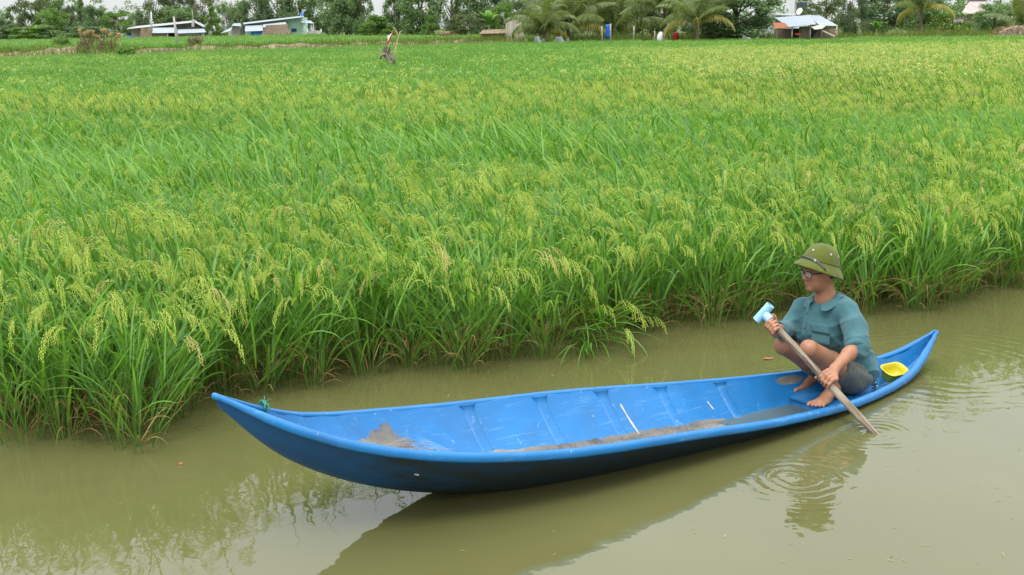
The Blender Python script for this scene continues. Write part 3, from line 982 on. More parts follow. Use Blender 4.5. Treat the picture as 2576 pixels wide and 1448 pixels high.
# sole: the flat silted floor between the decks
m_sole = simple("silted_sole", (0.27, 0.245, 0.19), 0.95, 0.5, 9.0, None, 0.15, 0.5, 0.006)
vs, fs, cs = [], [], []
ss = np.linspace(0.24, 0.775, 70)
for s in ss:
    z = float(floor_z(s)) + SOLE * float(smooth(0.24, 0.34, s))+ 0.004
    w = float(half(s, z))
    for q in np.linspace(-w, w, 9):
        vs.append((X_(s * BL), q, z)); cs.append((0, 0, float(1.15 * smooth(0.285, 0.325, s) * (1 - smooth(0.62, 0.70, s))), 1))
for i in range(len(ss) - 1):
    for a in range(8):
        fs.append((i * 9 + a, (i + 1) * 9 + a, (i + 1) * 9 + a + 1, i * 9 + a + 1))
link("sole", to_mesh("sole", vs, fs, m_in, False, None, cs), boat)
# a little bilge water in front of the stern platform
m_bilge, nt, b = new_mat("bilge_water")
b.inputs['Base Color'].default_value = (0.075, 0.105, 0.10, 1); b.inputs['Roughness'].default_value = 0.06; b.inputs['IOR'].default_value = 1.33
vs, fs = [], []
ss = np.linspace(0.645, 0.772, 20)
for s in ss:
    z = -0.100; w = float(half(s, z)) - 0.002
    vs += [(X_(s * BL), -w, z), (X_(s * BL), w, z)]
for i in range(len(ss) - 1): fs.append((2 * i, 2 * i + 2, 2 * i + 3, 2 * i + 1))
link("bilge_water", to_mesh("bilge_water", vs, fs, m_bilge), boat)
# stern platform: a box with a lid that stands a little proud
S_PLAT = 3.77 / BL
plat = deck("stern_platform", S_PLAT, 0.972, -0.068, drop=(-1, -0.165))
lid = MB()
rows = np.linspace(S_PLAT - 0.003, 0.862, 14)
top, bot = [], []
for s in rows:
    w = float(half(s, -0.060)) - 0.022
    top += [(X_(s * BL), -w, -0.055), (X_(s * BL), w, -0.055)]
    bot += [(X_(s * BL), -w, -0.0665), (X_(s * BL), w, -0.0665)]
vs = top + bot; o = len(top); fs = []
for i in range(len(rows) - 1):
    fs += [(2 * i, 2 * i + 2, 2 * i + 3, 2 * i + 1), (o + 2 * i, o + 2 * i + 1, o + 2 * i + 3, o + 2 * i + 2),
           (2 * i, o + 2 * i, o + 2 * i + 2, 2 * i + 2), (2 * i + 1, 2 * i + 3, o + 2 * i + 3, o + 2 * i + 1)]
fs += [(0, 1, o + 1, o), (o - 2, 2 * o - 2, 2 * o - 1, o - 1)]
lid_me = to_mesh("lid", vs, fs, m_in, False, None, [(0, 0, 0.05, 1)] * len(vs))
link("lid", lid_me, plat)
# green twine tied round the rim at the bow
m_twine = simple("green_twine", (0.03, 0.20, 0.13), 0.8, 0.4, 60)
tw = MB()
sb = 0.058
px, py, pz = X_(sb * BL), float(beam(sb)), float(sheer(sb))
for k in range(7):
    a0 = random.uniform(0, 6.28)
    pts = [(px + random.uniform(-.012, .012), py + 0.01 + 0.03 * math.cos(a0 + u * 2.2) * (0.6 + 0.4 * u), pz + 0.012 + 0.026 * math.sin(a0 + u * 2.2) + random.uniform(-.004, .004)) for u in np.linspace(0, 2.2, 9)]
    tw.tube(pts, 0.0032, 5)
for k in range(5):
    e = Vector((random.uniform(-.05, .05), random.uniform(0.0, .05), random.uniform(-.01, .045)))
    tw.tube([(px, py, pz + 0.02), Vector((px, py, pz + 0.025)) + e * 0.6, Vector((px, py, pz + 0.02)) + e], [0.0025, .002, .001], 4)
tw.build("twine_knot", m_twine, boat, True)
# bird dropping on the outer side
m_white = simple("white_chalk", (0.42, 0.42, 0.38), 0.9, 0.15, 30)
sdp = 0.165
zz = float(keel(sdp)) + 0.53 * float(sheer(sdp) - keel(sdp))
mb = MB(); mb.box((X_(sdp * BL), -float(half(sdp, zz, False)) - 0.001, zz), (0.022, 0.006, 0.008), M=Matrix.Rotation(-0.5, 3, 'Z') @ Matrix.Rotation(0.3, 3, 'Y'))
mb.build("white_spot", m_white, boat)

# a long splash of dried white paint on the far wall, and smaller ones
for s0, z_t, z_b, w in [(0.522, 0.085, -0.06, 0.017), (0.648, 0.0, -0.045, 0.011)]:
    vs, fs = [], []
    zs = np.linspace(z_t, z_b, 12)
    for i, z in enumerate(zs):
        ww = w * (0.5 + 0.5 * math.sin(i * 0.9 + 1) * 0.4 + 0.25) * (0.4 if i in (0, 11) else 1)
        for d_ in (-0.5, 0.5):
            s = s0 + d_ * ww / BL + 0.0009 * i * 0.3
            vs.append((X_(s * BL), float(half(s, z)) - 0.0025, z))
    for i in range(11): fs.append((2 * i, 2 * i + 2, 2 * i + 3, 2 * i + 1))
    link("paint_splash", to_mesh("paint_splash", vs, fs, m_white), boat)

# ------------------------------------------------------------------ implicit-surface modelling for the person
class Field:
    """signed distances on a grid, joined smoothly; the surface is read off with surface nets"""
    def __init__(self, lo, hi, vox):
        self.lo = np.array(lo, float); self.vox = vox
        self.n = np.ceil((np.array(hi) - self.lo) / vox).astype(int) + 1
        self.f = np.full(self.n, 0.06, np.float32)
    def region(self, lo, hi):
        a = np.clip(np.floor((np.array(lo) - self.lo) / self.vox).astype(int), 0, self.n)
        b = np.clip(np.ceil((np.array(hi) - self.lo) / self.vox).astype(int) + 1, 0, self.n)
        ax = [self.lo[i] + self.vox * np.arange(a[i], b[i]) for i in range(3)]
        return tuple(slice(a[i], b[i]) for i in range(3)), np.stack(np.meshgrid(*ax, indexing='ij'), -1)
    def put(self, d, sl, k, cut=False):
        g = self.f[sl]
        if cut: d, g2 = d, -g
        a, b_ = (g, d) if not cut else (-g, -d) if False else (g, d)
        if cut:                                   # keep only where d < 0 (smooth maximum)
            h = np.clip(0.5 - 0.5 * (b_ - a) / k, 0, 1)
            self.f[sl] = b_ * (1 - h) + a * h + k * h * (1 - h)
        else:
            h = np.clip(0.5 + 0.5 * (b_ - a) / k, 0, 1)
            self.f[sl] = b_ * (1 - h) + a * h - k * h * (1 - h)
    def cone(self, a, b_, ra, rb, k=0.02):
        a, b_ = np.array(a, float), np.array(b_, float)
        m = max(ra, rb) + 0.06
        sl, p = self.region(np.minimum(a, b_) - m, np.maximum(a, b_) + m)
        ba = b_ - a
        h = np.clip(((p - a) @ ba) / (ba @ ba), 0, 1)
        d = np.linalg.norm(p - a - h[..., None] * ba, axis=-1) - (ra + (rb - ra) * h)
        self.put(d.astype(np.float32), sl, k)
    def chain(self, pts, rad, k=0.02):
        for i in range(len(pts) - 1): self.cone(pts[i], pts[i + 1], rad[i], rad[i + 1], k)
    def ell(self, c, r, R=None, k=0.02):
        c, r = np.array(c, float), np.array(r, float)
        m = max(r) + 0.06
        sl, p = self.region(c - m, c + m)
        q = p - c
        if R is not None: q = q @ R               # columns of R are the ellipsoid's axes
        k0 = np.linalg.norm(q / r, axis=-1); k1 = np.linalg.norm(q / (r * r), axis=-1)
        d = k0 * (k0 - 1) / np.maximum(k1, 1e-6)
        self.put(np.minimum(d, 0.2).astype(np.float32), sl, k)
    def plane(self, pt, nrm, lo, hi, k=0.006):
        """remove everything on the side nrm points to, inside the box lo..hi"""
        nrm = np.array(nrm, float); nrm /= np.linalg.norm(nrm)
        sl, p = self.region(lo, hi)
        self.put(((p - np.array(pt)) @ nrm).astype(np.float32), sl, k, True)
    def wrinkle(self, fn):
        sl, p = self.region(self.lo, self.lo + self.vox * self.n)
        near = np.abs(self.f) < 0.03
        self.f[near] += fn(p[near]).astype(np.float32)
    def mesh(self, name, mat, origin):
        f = self.f; s = f < 0
        idx = -np.ones(tuple(np.array(f.shape) - 1), np.int64)
        cnt = np.zeros(idx.shape, np.int32); acc = np.zeros(idx.shape + (3,), np.float32)
        sh = idx.shape
        for ax in range(3):
            o1, o2 = [i for i in range(3) if i != ax]
            for u in (0, 1):
                for v in (0, 1):
                    st = [0, 0, 0]; st[o1], st[o2] = u, v
                    A = tuple(slice(st[i], st[i] + sh[i]) for i in range(3))
                    st2 = list(st); st2[ax] += 1
                    Bs = tuple(slice(st2[i], st2[i] + sh[i]) for i in range(3))
                    cr = s[A] != s[Bs]
                    fa, fb2 = f[A][cr], f[Bs][cr]
                    t = fa / (fa - fb2)
                    pt = np.zeros((len(t), 3), np.float32); pt[:, o1], pt[:, o2], pt[:, ax] = u, v, t
                    acc[cr] += pt; cnt[cr] += 1
        act = cnt > 0
        idx[act] = np.arange(act.sum())
        cell = np.stack(np.nonzero(act), -1)
        V = (cell + acc[act] / cnt[act][:, None]) * self.vox + self.lo - np.array(origin)
        Q = []
        for ax in range(3):
            o1, o2 = (ax + 1) % 3, (ax + 2) % 3
            lo = [1, 1, 1]; lo[ax] = 0
            n = [sh[i] - lo[i] for i in range(3)]
            A = tuple(slice(lo[i], lo[i] + n[i]) for i in range(3))
            st2 = list(lo); st2[ax] += 1
            Bs = tuple(slice(st2[i], st2[i] + n[i]) for i in range(3))
            a, b_ = s[A], s[Bs]
            cr = np.nonzero(a != b_)
            if len(cr[0]) == 0: continue
            pos = np.stack(cr, -1) + np.array(lo)
            def cid(d1, d2):
                q = pos.copy(); q[:, o1] += d1; q[:, o2] += d2
                return idx[q[:, 0], q[:, 1], q[:, 2]]
            quad = np.stack([cid(-1, -1), cid(0, -1), cid(0, 0), cid(-1, 0)], -1)
            flip = ~a[cr]
            quad[flip] = quad[flip][:, ::-1]
            Q.append(quad)
        Q = np.concatenate(Q); Q = Q[(Q >= 0).all(1)]
        # one light smoothing pass along the edges
        for _ in range(2):
            sm, ct = np.zeros_like(V), np.zeros(len(V))
            for i in range(4):
                np.add.at(sm, Q[:, i], V[Q[:, (i + 1) % 4]]); np.add.at(ct, Q[:, i], 1)
            V = V * 0.6 + 0.4 * sm / np.maximum(ct, 1)[:, None]
        return to_mesh(name, V, Q, mat, True)

# ------------------------------------------------------------------ materials
m_skin, nt, b = new_mat("sun_browned_skin")
co = coord(nt)
f1 = noise(nt, co, 7, 3, 0.6); f2 = noise(nt, co, 90, 3, 0.6)
c = ramp(nt, f1, [(0.3, (0.275, 0.115, 0.058)), (0.7, (0.400, 0.180, 0.096))])
c = mix(nt, ramp(nt, f2, [(0.35, 0.0), (0.75, 0.35)]), c, (0.44, 0.23, 0.135))
nt.links.new(c, b.inputs['Base Color'])
b.inputs['Roughness'].default_value = 0.48
b.inputs['Subsurface Weight'].default_value = 0.08
b.inputs['Subsurface Radius'].default_value = (0.010, 0.004, 0.002)
b.inputs['Subsurface Scale'].default_value = 0.5
bump(nt, b, f2, 0.2, 0.002)
def cloth(name, col, rough=0.9):
    m, nt, b = new_mat(name)
    co = coord(nt)
    f1 = noise(nt, co, 9, 4, 0.6); f2 = noise(nt, co, 220, 2, 0.5)
    lo_, hi_ = tuple(x * 0.80 for x in col), tuple(x * 1.18 for x in col)
    nt.links.new(ramp(nt, f1, [(0.3, lo_), (0.7, hi_)]), b.inputs['Base Color'])
    b.inputs['Roughness'].default_value = rough; b.inputs['Specular IOR Level'].default_value = 0.15
    b.inputs['Sheen Weight'].default_value = 0.15
    bump(nt, b, mth(nt, 'ADD', mth(nt, 'ADD', mth(nt, 'MULTIPLY', f1, 3.0), mth(nt, 'MULTIPLY', noise(nt, co, 28, 4, 0.6, (1, 1, 0.5)), 1.6)), f2), 0.55, 0.005)
    return m
m_shirt = cloth("teal_cotton", (0.054, 0.138, 0.152))
m_shorts = cloth("grey_olive_cotton", (0.115, 0.116, 0.098))
m_helmet = cloth("olive_green_felt", (0.098, 0.117, 0.021), 0.85)
m_strap = simple("dark_leather", (0.055, 0.050, 0.042), 0.6, 0.3, 20)
m_metal = simple("dull_silver", (0.62, 0.62, 0.60), 0.3, 0.1, 20, metallic=0.8)
m_black = simple("black_plastic", (0.012, 0.012, 0.014), 0.3, 0.2, 20)
m_hair = simple("grey_black_hair", (0.035, 0.032, 0.030), 0.7, 0.5, 60, (1, 1, 0.2))
m_lens, nt, b = new_mat("spectacle_glass")
b.inputs['Base Color'].default_value = (0.9, 0.92, 0.92, 1); b.inputs['Roughness'].default_value = 0.02
b.inputs['Alpha'].default_value = 0.16
m_btn = simple("dark_button", (0.03, 0.045, 0.05), 0.4, 0.2, 20)

# ------------------------------------------------------------------ joints (metres along the boat from the bow tip, across it, up)
ORG = np.array([4.0, 0.10, -0.055])
man = empty("person", boat_w(*ORG), BANG)
tag(man, "person in teal shirt, grey shorts and green sun helmet squatting and paddling", "person")
V3 = lambda *a: np.array(a, float)
HIP_L, HIP_R = V3(4.055, 0.0, 0.075), V3(4.09, 0.185, 0.065)
KN_L, KN_R = V3(3.635, -0.045, 0.318), V3(3.72, 0.232, 0.272)
AN_L, AN_R = V3(3.905, -0.018, 0.028), V3(4.055, 0.245, 0.012)
SH_L, SH_R = V3(3.945, -0.070, 0.500), V3(3.895, 0.250, 0.472)
EL_L, EL_R = V3(3.835, -0.240, 0.352), V3(3.800, 0.275, 0.335)
WR_L, WR_R = V3(3.572, -0.292, 0.262), V3(3.545, 0.128, 0.425)
PELV, WAIST, CHEST, NECK = V3(4.10, 0.085, 0.09), V3(4.075, 0.085, 0.22), V3(3.985, 0.088, 0.41), V3(3.925, 0.092, 0.555)
HC = V3(3.872, 0.100, 0.728)
yaw = math.radians(14)
hf = V3(-math.cos(yaw), math.sin(yaw), -0.06); hf /= np.linalg.norm(hf)
hs = np.cross(V3(0, 0, 1), hf); hs /= np.linalg.norm(hs)          # towards his left, the camera side
hu = np.cross(hf, hs)
HR = np.stack([hf, hs, hu], 1)
def hd(f, s, u): return HC + hf * f + hs * s + hu * u
T_TOP, T_IN = V3(3.453, 0.14, 0.522), V3(3.46, -0.673, 0.0)
PU = (T_IN - T_TOP) / np.linalg.norm(T_IN - T_TOP)
PE1 = V3(1, 0, 0) - PU * PU[0]; PE1 /= np.linalg.norm(PE1)
PE2 = np.cross(PU, PE1)
if PE2[2] < 0: PE2 = -PE2
def around(c, ang, r, along=0.0): return c + PE1 * (r * math.cos(ang)) + PE2 * (r * math.sin(ang)) + PU * along
G_L = T_TOP + PU * 0.575 * np.linalg.norm(T_IN - T_TOP)
G_R = T_TOP + PU * 0.105 * np.linalg.norm(T_IN - T_TOP)
D = math.radians

# body: head, neck, arms, hands, legs, feet and the trunk inside the clothes, all one surface
B = Field((3.38, -0.46, -0.09), (4.34, 0.42, 0.88), 0.004)
B.chain([PELV, WAIST, CHEST, NECK], [0.11, 0.105, 0.115, 0.06], 0.05)
for hip, kn, an in ((HIP_L, KN_L, AN_L), (HIP_R, KN_R, AN_R)):
    B.chain([hip, hip * .5 + kn * .5, kn], [0.082, 0.070, 0.053], 0.02)
    knf = kn + V3(-0.006, 0, -0.004)
    B.ell(knf, (0.050, 0.046, 0.052), None, 0.02)
    calf = kn * 0.62 + an * 0.38 + V3(0.022, 0, 0.018)
    B.chain([kn, calf, an], [0.046, 0.050, 0.031], 0.018)
    B.ell(an + V3(0.0, -0.018, 0.0), (0.018, 0.012, 0.018), None, 0.012)
def foot(an, dirn):
    d = np.array(dirn, float); d /= np.linalg.norm(d)
    sd_ = np.cross(V3(0, 0, 1), d)
    g = V3(an[0], an[1], ORG[2])
    heel = g - d * 0.045 + V3(0, 0, 0.028)
    B.chain([an, heel], [0.032, 0.028], 0.02)
    B.chain([an + d * 0.015, g + d * 0.085 + V3(0, 0, 0.034), g + d * 0.150 + V3(0, 0, 0.022)], [0.036, 0.034, 0.026], 0.02)
    B.ell(g + d * 0.135 + V3(0, 0, 0.020), (0.05, 0.045, 0.021), np.stack([d, sd_, V3(0, 0, 1)], 1), 0.02)
    for i, (o, l, rr) in enumerate([(0.034, 0.212, 0.0125), (0.012, 0.210, 0.0095), (-0.006, 0.202, 0.009), (-0.022, 0.190, 0.0085), (-0.036, 0.176, 0.008)]):
        o = o * foot.inside
        B.chain([g + d * 0.145 + sd_ * o * 0.9 + V3(0, 0, 0.020), g + d * (l - .012) + sd_ * o * 1.12 + V3(0, 0, 0.018), g + d * l + sd_ * o * 1.15 + V3(0, 0, 0.011)], [rr * 1.15, rr, rr * .9], 0.006)
foot.inside = -1
foot(AN_L, (-1.0, -0.13, 0))
foot.inside = 1
foot(AN_R, (-0.97, 0.15, 0))
# arms
B.chain([SH_L, EL_L], [0.050, 0.042], 0.02)
B.chain([EL_L, EL_L * .6 + WR_L * .4, WR_L], [0.041, 0.040, 0.027], 0.02)
B.chain([SH_R, EL_R], [0.050, 0.042], 0.02)
B.chain([EL_R, EL_R * .6 + WR_R * .4, WR_R], [0.041, 0.039, 0.027], 0.02)
# left hand: over the shaft from the stern side, knuckles up, fingers round to the bow side
sh = 0.019
palm = around(G_L, D(25), 0.050)
B.chain([WR_L, palm], [0.026, 0.029], 0.02)
for i in range(4):
    u = (-0.034, -0.011, 0.012, 0.034)[i]
    l = (0.95, 1.05, 1.0, 0.86)[i]
    kn = around(G_L, D(48), 0.048, u * 1.05)
    B.cone(WR_L * .35 + palm * .65, kn, 0.020, 0.0135, 0.012)
    B.chain([kn, around(G_L, D(48 + 58 * l), 0.041, u + 0.006), around(G_L, D(48 + 110 * l), 0.032, u + 0.012), around(G_L, D(48 + 152 * l), 0.028, u + 0.016)],
            [0.0125, 0.0105, 0.0098, 0.0085], 0.005)
B.chain([WR_L * .5 + palm * .5 - PU * 0.02, around(G_L, D(-20), 0.036, -0.045), around(G_L, D(-75), 0.031, -0.052), around(G_L, D(-120), 0.029, -0.050)], [0.017, 0.014, 0.012, 0.010], 0.008)
# right hand: from behind the shaft, fingers come round the bow side towards the camera
palm = around(G_R, D(298), 0.046)
B.chain([WR_R, palm], [0.026, 0.030], 0.02)
for i in range(4):
    u = (-0.033, -0.011, 0.011, 0.032)[i]
    l = (0.95, 1.05, 1.0, 0.84)[i]
    kn = around(G_R, D(262), 0.047, u * 1.08)
    B.cone(WR_R * .3 + palm * .7, kn, 0.020, 0.0135, 0.012)
    B.chain([kn, around(G_R, D(262 - 56 * l), 0.042, u), around(G_R, D(262 - 105 * l), 0.033, u), around(G_R, D(262 - 150 * l), 0.029, u + 0.002)],
            [0.0128, 0.0108, 0.0100, 0.0088], 0.005)
B.chain([WR_R * .4 + palm * .6 - PU * 0.01, around(G_R, D(345), 0.040, -0.035), around(G_R, D(25), 0.033, -0.055), around(G_R, D(55), 0.030, -0.062)], [0.018, 0.0145, 0.0125, 0.0105], 0.008)
# neck and head
B.chain([NECK + V3(0.01, 0, -0.02), hd(-0.030, 0, -0.075)], [0.062, 0.056], 0.03)
B.ell(hd(-0.012, 0, 0.020), (0.098, 0.076, 0.095), HR, 0.03)
B.ell(hd(0.024, 0, -0.030), (0.068, 0.064, 0.080), HR, 0.03)
B.ell(hd(0.030, 0, -0.078), (0.050, 0.050, 0.034), HR, 0.025)
B.ell(hd(0.070, 0, -0.090), (0.020, 0.024, 0.018), HR, 0.02)
B.chain([hd(0.082, 0.034, 0.020), hd(0.092, 0, 0.018), hd(0.082, -0.034, 0.020)], [0.010, 0.011, 0.010], 0.015)
B.chain([hd(0.092, 0, 0.010), hd(0.108, 0, -0.022)], [0.008, 0.0135], 0.010)
for sg in (-1, 1):
    B.ell(hd(0.098, sg * 0.013, -0.026), (0.011, 0.009, 0.009), HR, 0.008)
    B.ell(hd(0.060, sg * 0.040, -0.018), (0.026, 0.022, 0.022), HR, 0.02)
    B.ell(hd(0.052, sg * 0.038, -0.056), (0.024, 0.020, 0.026), HR, 0.02)
    B.ell(hd(-0.008, sg * 0.076, -0.012), (0.017, 0.009, 0.031), HR, 0.008)
    B.ell(hd(-0.004, sg * 0.074, -0.036), (0.009, 0.008, 0.011), HR, 0.006)
B.chain([hd(0.076, 0.024, -0.052), hd(0.092, 0, -0.049), hd(0.076, -0.024, -0.052)], [0.006, 0.0085, 0.006], 0.007)
B.chain([hd(0.074, 0.022, -0.062), hd(0.090, 0, -0.063), hd(0.074, -0.022, -0.062)], [0.006, 0.0085, 0.006], 0.007)
body = link("body", B.mesh("body", m_skin, ORG), man)

# shorts: seat and the upper two thirds of each thigh
Sx = Field((3.60, -0.16, -0.09), (4.36, 0.38, 0.36), 0.006)
Sx.ell(PELV + V3(0.03, 0, -0.03), (0.140, 0.175, 0.105), None, 0.03)
Sx.ell(HIP_L + V3(0.055, 0.01, -0.03), (0.115, 0.095, 0.098), None, 0.04)
Sx.ell(HIP_R + V3(0.055, -0.01, -0.03), (0.115, 0.095, 0.098), None, 0.04)
Sx.chain([PELV, WAIST], [0.13, 0.125], 0.04)
for hip, kn in ((HIP_L, KN_L), (HIP_R, KN_R)):
    e = hip * 0.42 + kn * 0.58
    Sx.cone(hip, e, 0.098, 0.083, 0.03)
    dv = (kn - hip) / np.linalg.norm(kn - hip)
    Sx.plane(hip * 0.52 + kn * 0.48, dv, (3.60, min(hip[1], kn[1]) - 0.12, 0.02), (4.36, max(hip[1], kn[1]) + (0.09 if hip is HIP_L else 0.12), 0.36)) if False else None
def cut_leg(p):
    out = np.zeros(len(p))
    return out
Sx.wrinkle(lambda p: 0.0035 * np.sin(70 * (p[:, 2] + 0.5 * p[:, 0]) + 9 * np.sin(8 * p[:, 1])) * np.sin(16 * p[:, 0] + 5) + 0.002 * np.sin(120 * p[:, 0] - 60 * p[:, 2]))
Sx.plane((3.87, 0, 0), (-0.93, 0, 0.36), (3.60, -0.16, -0.09), (4.36, 0.38, 0.36), 0.006)
Sx.plane((0, 0, ORG[2] + 0.002), (0, 0, -1), (3.60, -0.16, -0.09), (4.36, 0.38, 0.36), 0.01)
link("shorts", Sx.mesh("shorts", m_shorts, ORG), man)

# shirt: trunk, two sleeves rolled to the elbow, tails over the shorts
T = Field((3.62, -0.36, -0.08), (4.40, 0.42, 0.66), 0.005)
T.chain([PELV + V3(0.035, 0, 0.06), WAIST + V3(0.01, 0, 0.02), CHEST, NECK + V3(0.015, 0, -0.055)], [0.135, 0.148, 0.140, 0.072], 0.06)
T.ell(CHEST + V3(-0.030, 0.0, 0.0), (0.108, 0.148, 0.13), None, 0.05)
T.ell(CHEST + V3(0.05, 0, 0.02), (0.108, 0.148, 0.135), None, 0.05)
T.ell(WAIST + V3(-0.05, 0.0, 0.03), (0.12, 0.14, 0.11), None, 0.05)
T.ell(PELV + V3(0.085, -0.02, 0.02), (0.118, 0.150, 0.12), None, 0.05)
T.ell(PELV + V3(0.115, -0.03, -0.045), (0.070, 0.120, 0.08), None, 0.05)
T.chain([NECK + V3(0.02, 0, -0.062), SH_L + V3(0, 0.02, -0.01)], [0.062, 0.056], 0.03)
T.chain([NECK + V3(0.02, 0, -0.062), SH_R + V3(0, -0.02, -0.01)], [0.062, 0.056], 0.03)
T.cone(NECK + V3(0.03, 0.05, -0.065), SH_R + V3(0.01, -0.03, -0.008), 0.066, 0.060, 0.06)
T.cone(NECK + V3(0.03, -0.05, -0.065), SH_L + V3(0.01, 0.03, -0.008), 0.066, 0.060, 0.06)
T.ell(V3(3.90, 0.13, 0.33), (0.10, 0.15, 0.12), None, 0.05)
eL = SH_L * 0.10 + EL_L * 0.90
T.chain([SH_L, SH_L * .5 + EL_L * .5 + V3(0.012, 0, 0), eL], [0.061, 0.066, 0.062], 0.03)
T.chain([EL_L + (SH_L - EL_L) * 0.10, EL_L + (SH_L - EL_L) * -0.10], [0.066, 0.064], 0.012)
eR = EL_R * 0.75 + WR_R * 0.25
T.chain([SH_R, EL_R], [0.060, 0.058], 0.03)
T.chain([EL_R, EL_R * .55 + WR_R * .45], [0.060, 0.056], 0.02)
T.chain([EL_R * .56 + WR_R * .44, EL_R * .36 + WR_R * .64], [0.054, 0.050], 0.010)
def folds(p):
    x, y, z = p[:, 0], p[:, 1], p[:, 2]
    ridge = lambda t: (1 - np.abs(np.sin(t))) ** 2
    soft = lambda a, b_, t: np.clip((t - a) / (b_ - a), 0, 1)
    # creases that run from the armpits and across the lap, sharp and irregular
    d = -0.0110 * ridge(17 * (z * 0.9 + x * 0.75) + 2.2 * np.sin(7 * y + 4 * z) + 1.2 * np.sin(13 * x)) * soft(0.46, 0.30, z)
    d += -0.0085 * ridge(24 * (z - 0.75 * x + 0.5 * y) + 2.0 * np.sin(9 * x + 3)) * (0.4 + 0.6 * np.sin(5 * z + 8 * y) ** 2)
    d += 0.0030 * np.sin(9 * z + 14 * y + 6 * x)
    dl = np.linalg.norm(p - (SH_L * .3 + EL_L * .7), axis=1)
    ax = (EL_L - SH_L) / np.linalg.norm(EL_L - SH_L)
    d += -0.0130 * np.exp(-(dl / 0.11) ** 2) * ridge(46 * ((p - SH_L) @ ax) + 9 * x + 5 * np.sin(12 * z))
    dr = np.linalg.norm(p - EL_R, axis=1)
    d += -0.011 * np.exp(-(dr / 0.10) ** 2) * ridge(45 * z + 14 * x)
    return d
T.wrinkle(folds)
# open ends: sleeves end at the roll, the hem hangs over the seat, the front stops at the lap
ax = (WR_L - EL_L) / np.linalg.norm(WR_L - EL_L); axs = (EL_L - SH_L) / np.linalg.norm(EL_L - SH_L)
T.plane((4.2, 0, -0.02), (0.10, 0.1, -1), (3.62, -0.36, -0.08), (4.40, 0.42, 0.24), 0.008)
T.plane((3.90, 0, 0.165), (-0.80, 0, -0.60), (3.66, -0.16, -0.08), (4.40, 0.42, 0.33), 0.008)
shirt = link("shirt", T.mesh("shirt", m_shirt, ORG), man)
O = lambda p: Vector(np.asarray(p) - ORG)
def torus_roll(c, axis, R, r, name):
    ax = Vector(axis).normalized(); a = ax.orthogonal().normalized(); b_ = ax.cross(a)
    mb = MB()
    pts = [O(c) + (a * math.cos(t) + b_ * math.sin(t)) * R * (1 + 0.04 * math.sin(3 * t)) + ax * 0.006 * math.sin(2 * t + 1) for t in np.linspace(0, 2 * math.pi, 28)]
    mb.tube(pts, [r * (1 + 0.12 * math.sin(5 * i)) for i in range(28)], 10, False)
    return mb.build(name, m_shirt, shirt, True)
torus_roll(EL_L + (WR_L - EL_L) * 0.10 + (EL_L - SH_L) * 0.06, 0.65 * axs + 0.5 * ax, 0.050, 0.020, "sleeve_roll")
axr = (WR_R - EL_R) / np.linalg.norm(WR_R - EL_R)
torus_roll(EL_R * .40 + WR_R * .60, axr, 0.038, 0.015, "sleeve_roll")
# collar: a turned-down band round the neck with two rounded leaves
vs, fs = [], []
na = 31
ct = NECK + V3(0.010, 0, 0.012)
for i in range(na):
    a = D(24) + (2 * math.pi - D(48)) * i / (na - 1)              # 0 = front (-x)
    dv = V3(-math.cos(a), -math.sin(a) * 0.98, 0)
    fr = max(0.0, math.cos(a)) ** 0.8
    up = 0.020 - 0.052 * fr
    e = min(i, na - 1 - i)
    wid = (0.030 + 0.036 * fr) * (0.62 if e == 0 else 0.92 if e == 1 else 1.0)
    slope = 0.42 + 0.42 * fr
    vs += [ct + dv * (0.060 + 0.012 * fr) + V3(0, 0, up - 0.030), ct + dv * (0.066 + 0.014 * fr) + V3(0, 0, up + 0.012), ct + dv * (0.078 + 0.016 * fr) + V3(0, 0, up + 0.008),
           ct + dv * (0.080 + 0.016 * fr + wid * 0.85) + V3(0, 0, up + 0.006 - wid * slope)]
for i in range(na - 1):
    for k in range(3): fs.append((i * 4 + k, i * 4 + k + 1, (i + 1) * 4 + k + 1, (i + 1) * 4 + k))
cme = to_mesh("collar", np.array(vs) - ORG, fs, m_shirt, True)
col = link("collar", cme, shirt)
sol = col.modifiers.new("thick", 'SOLIDIFY'); sol.thickness = 0.0035
sub = col.modifiers.new("soft", 'SUBSURF'); sub.levels = 1; sub.render_levels = 2

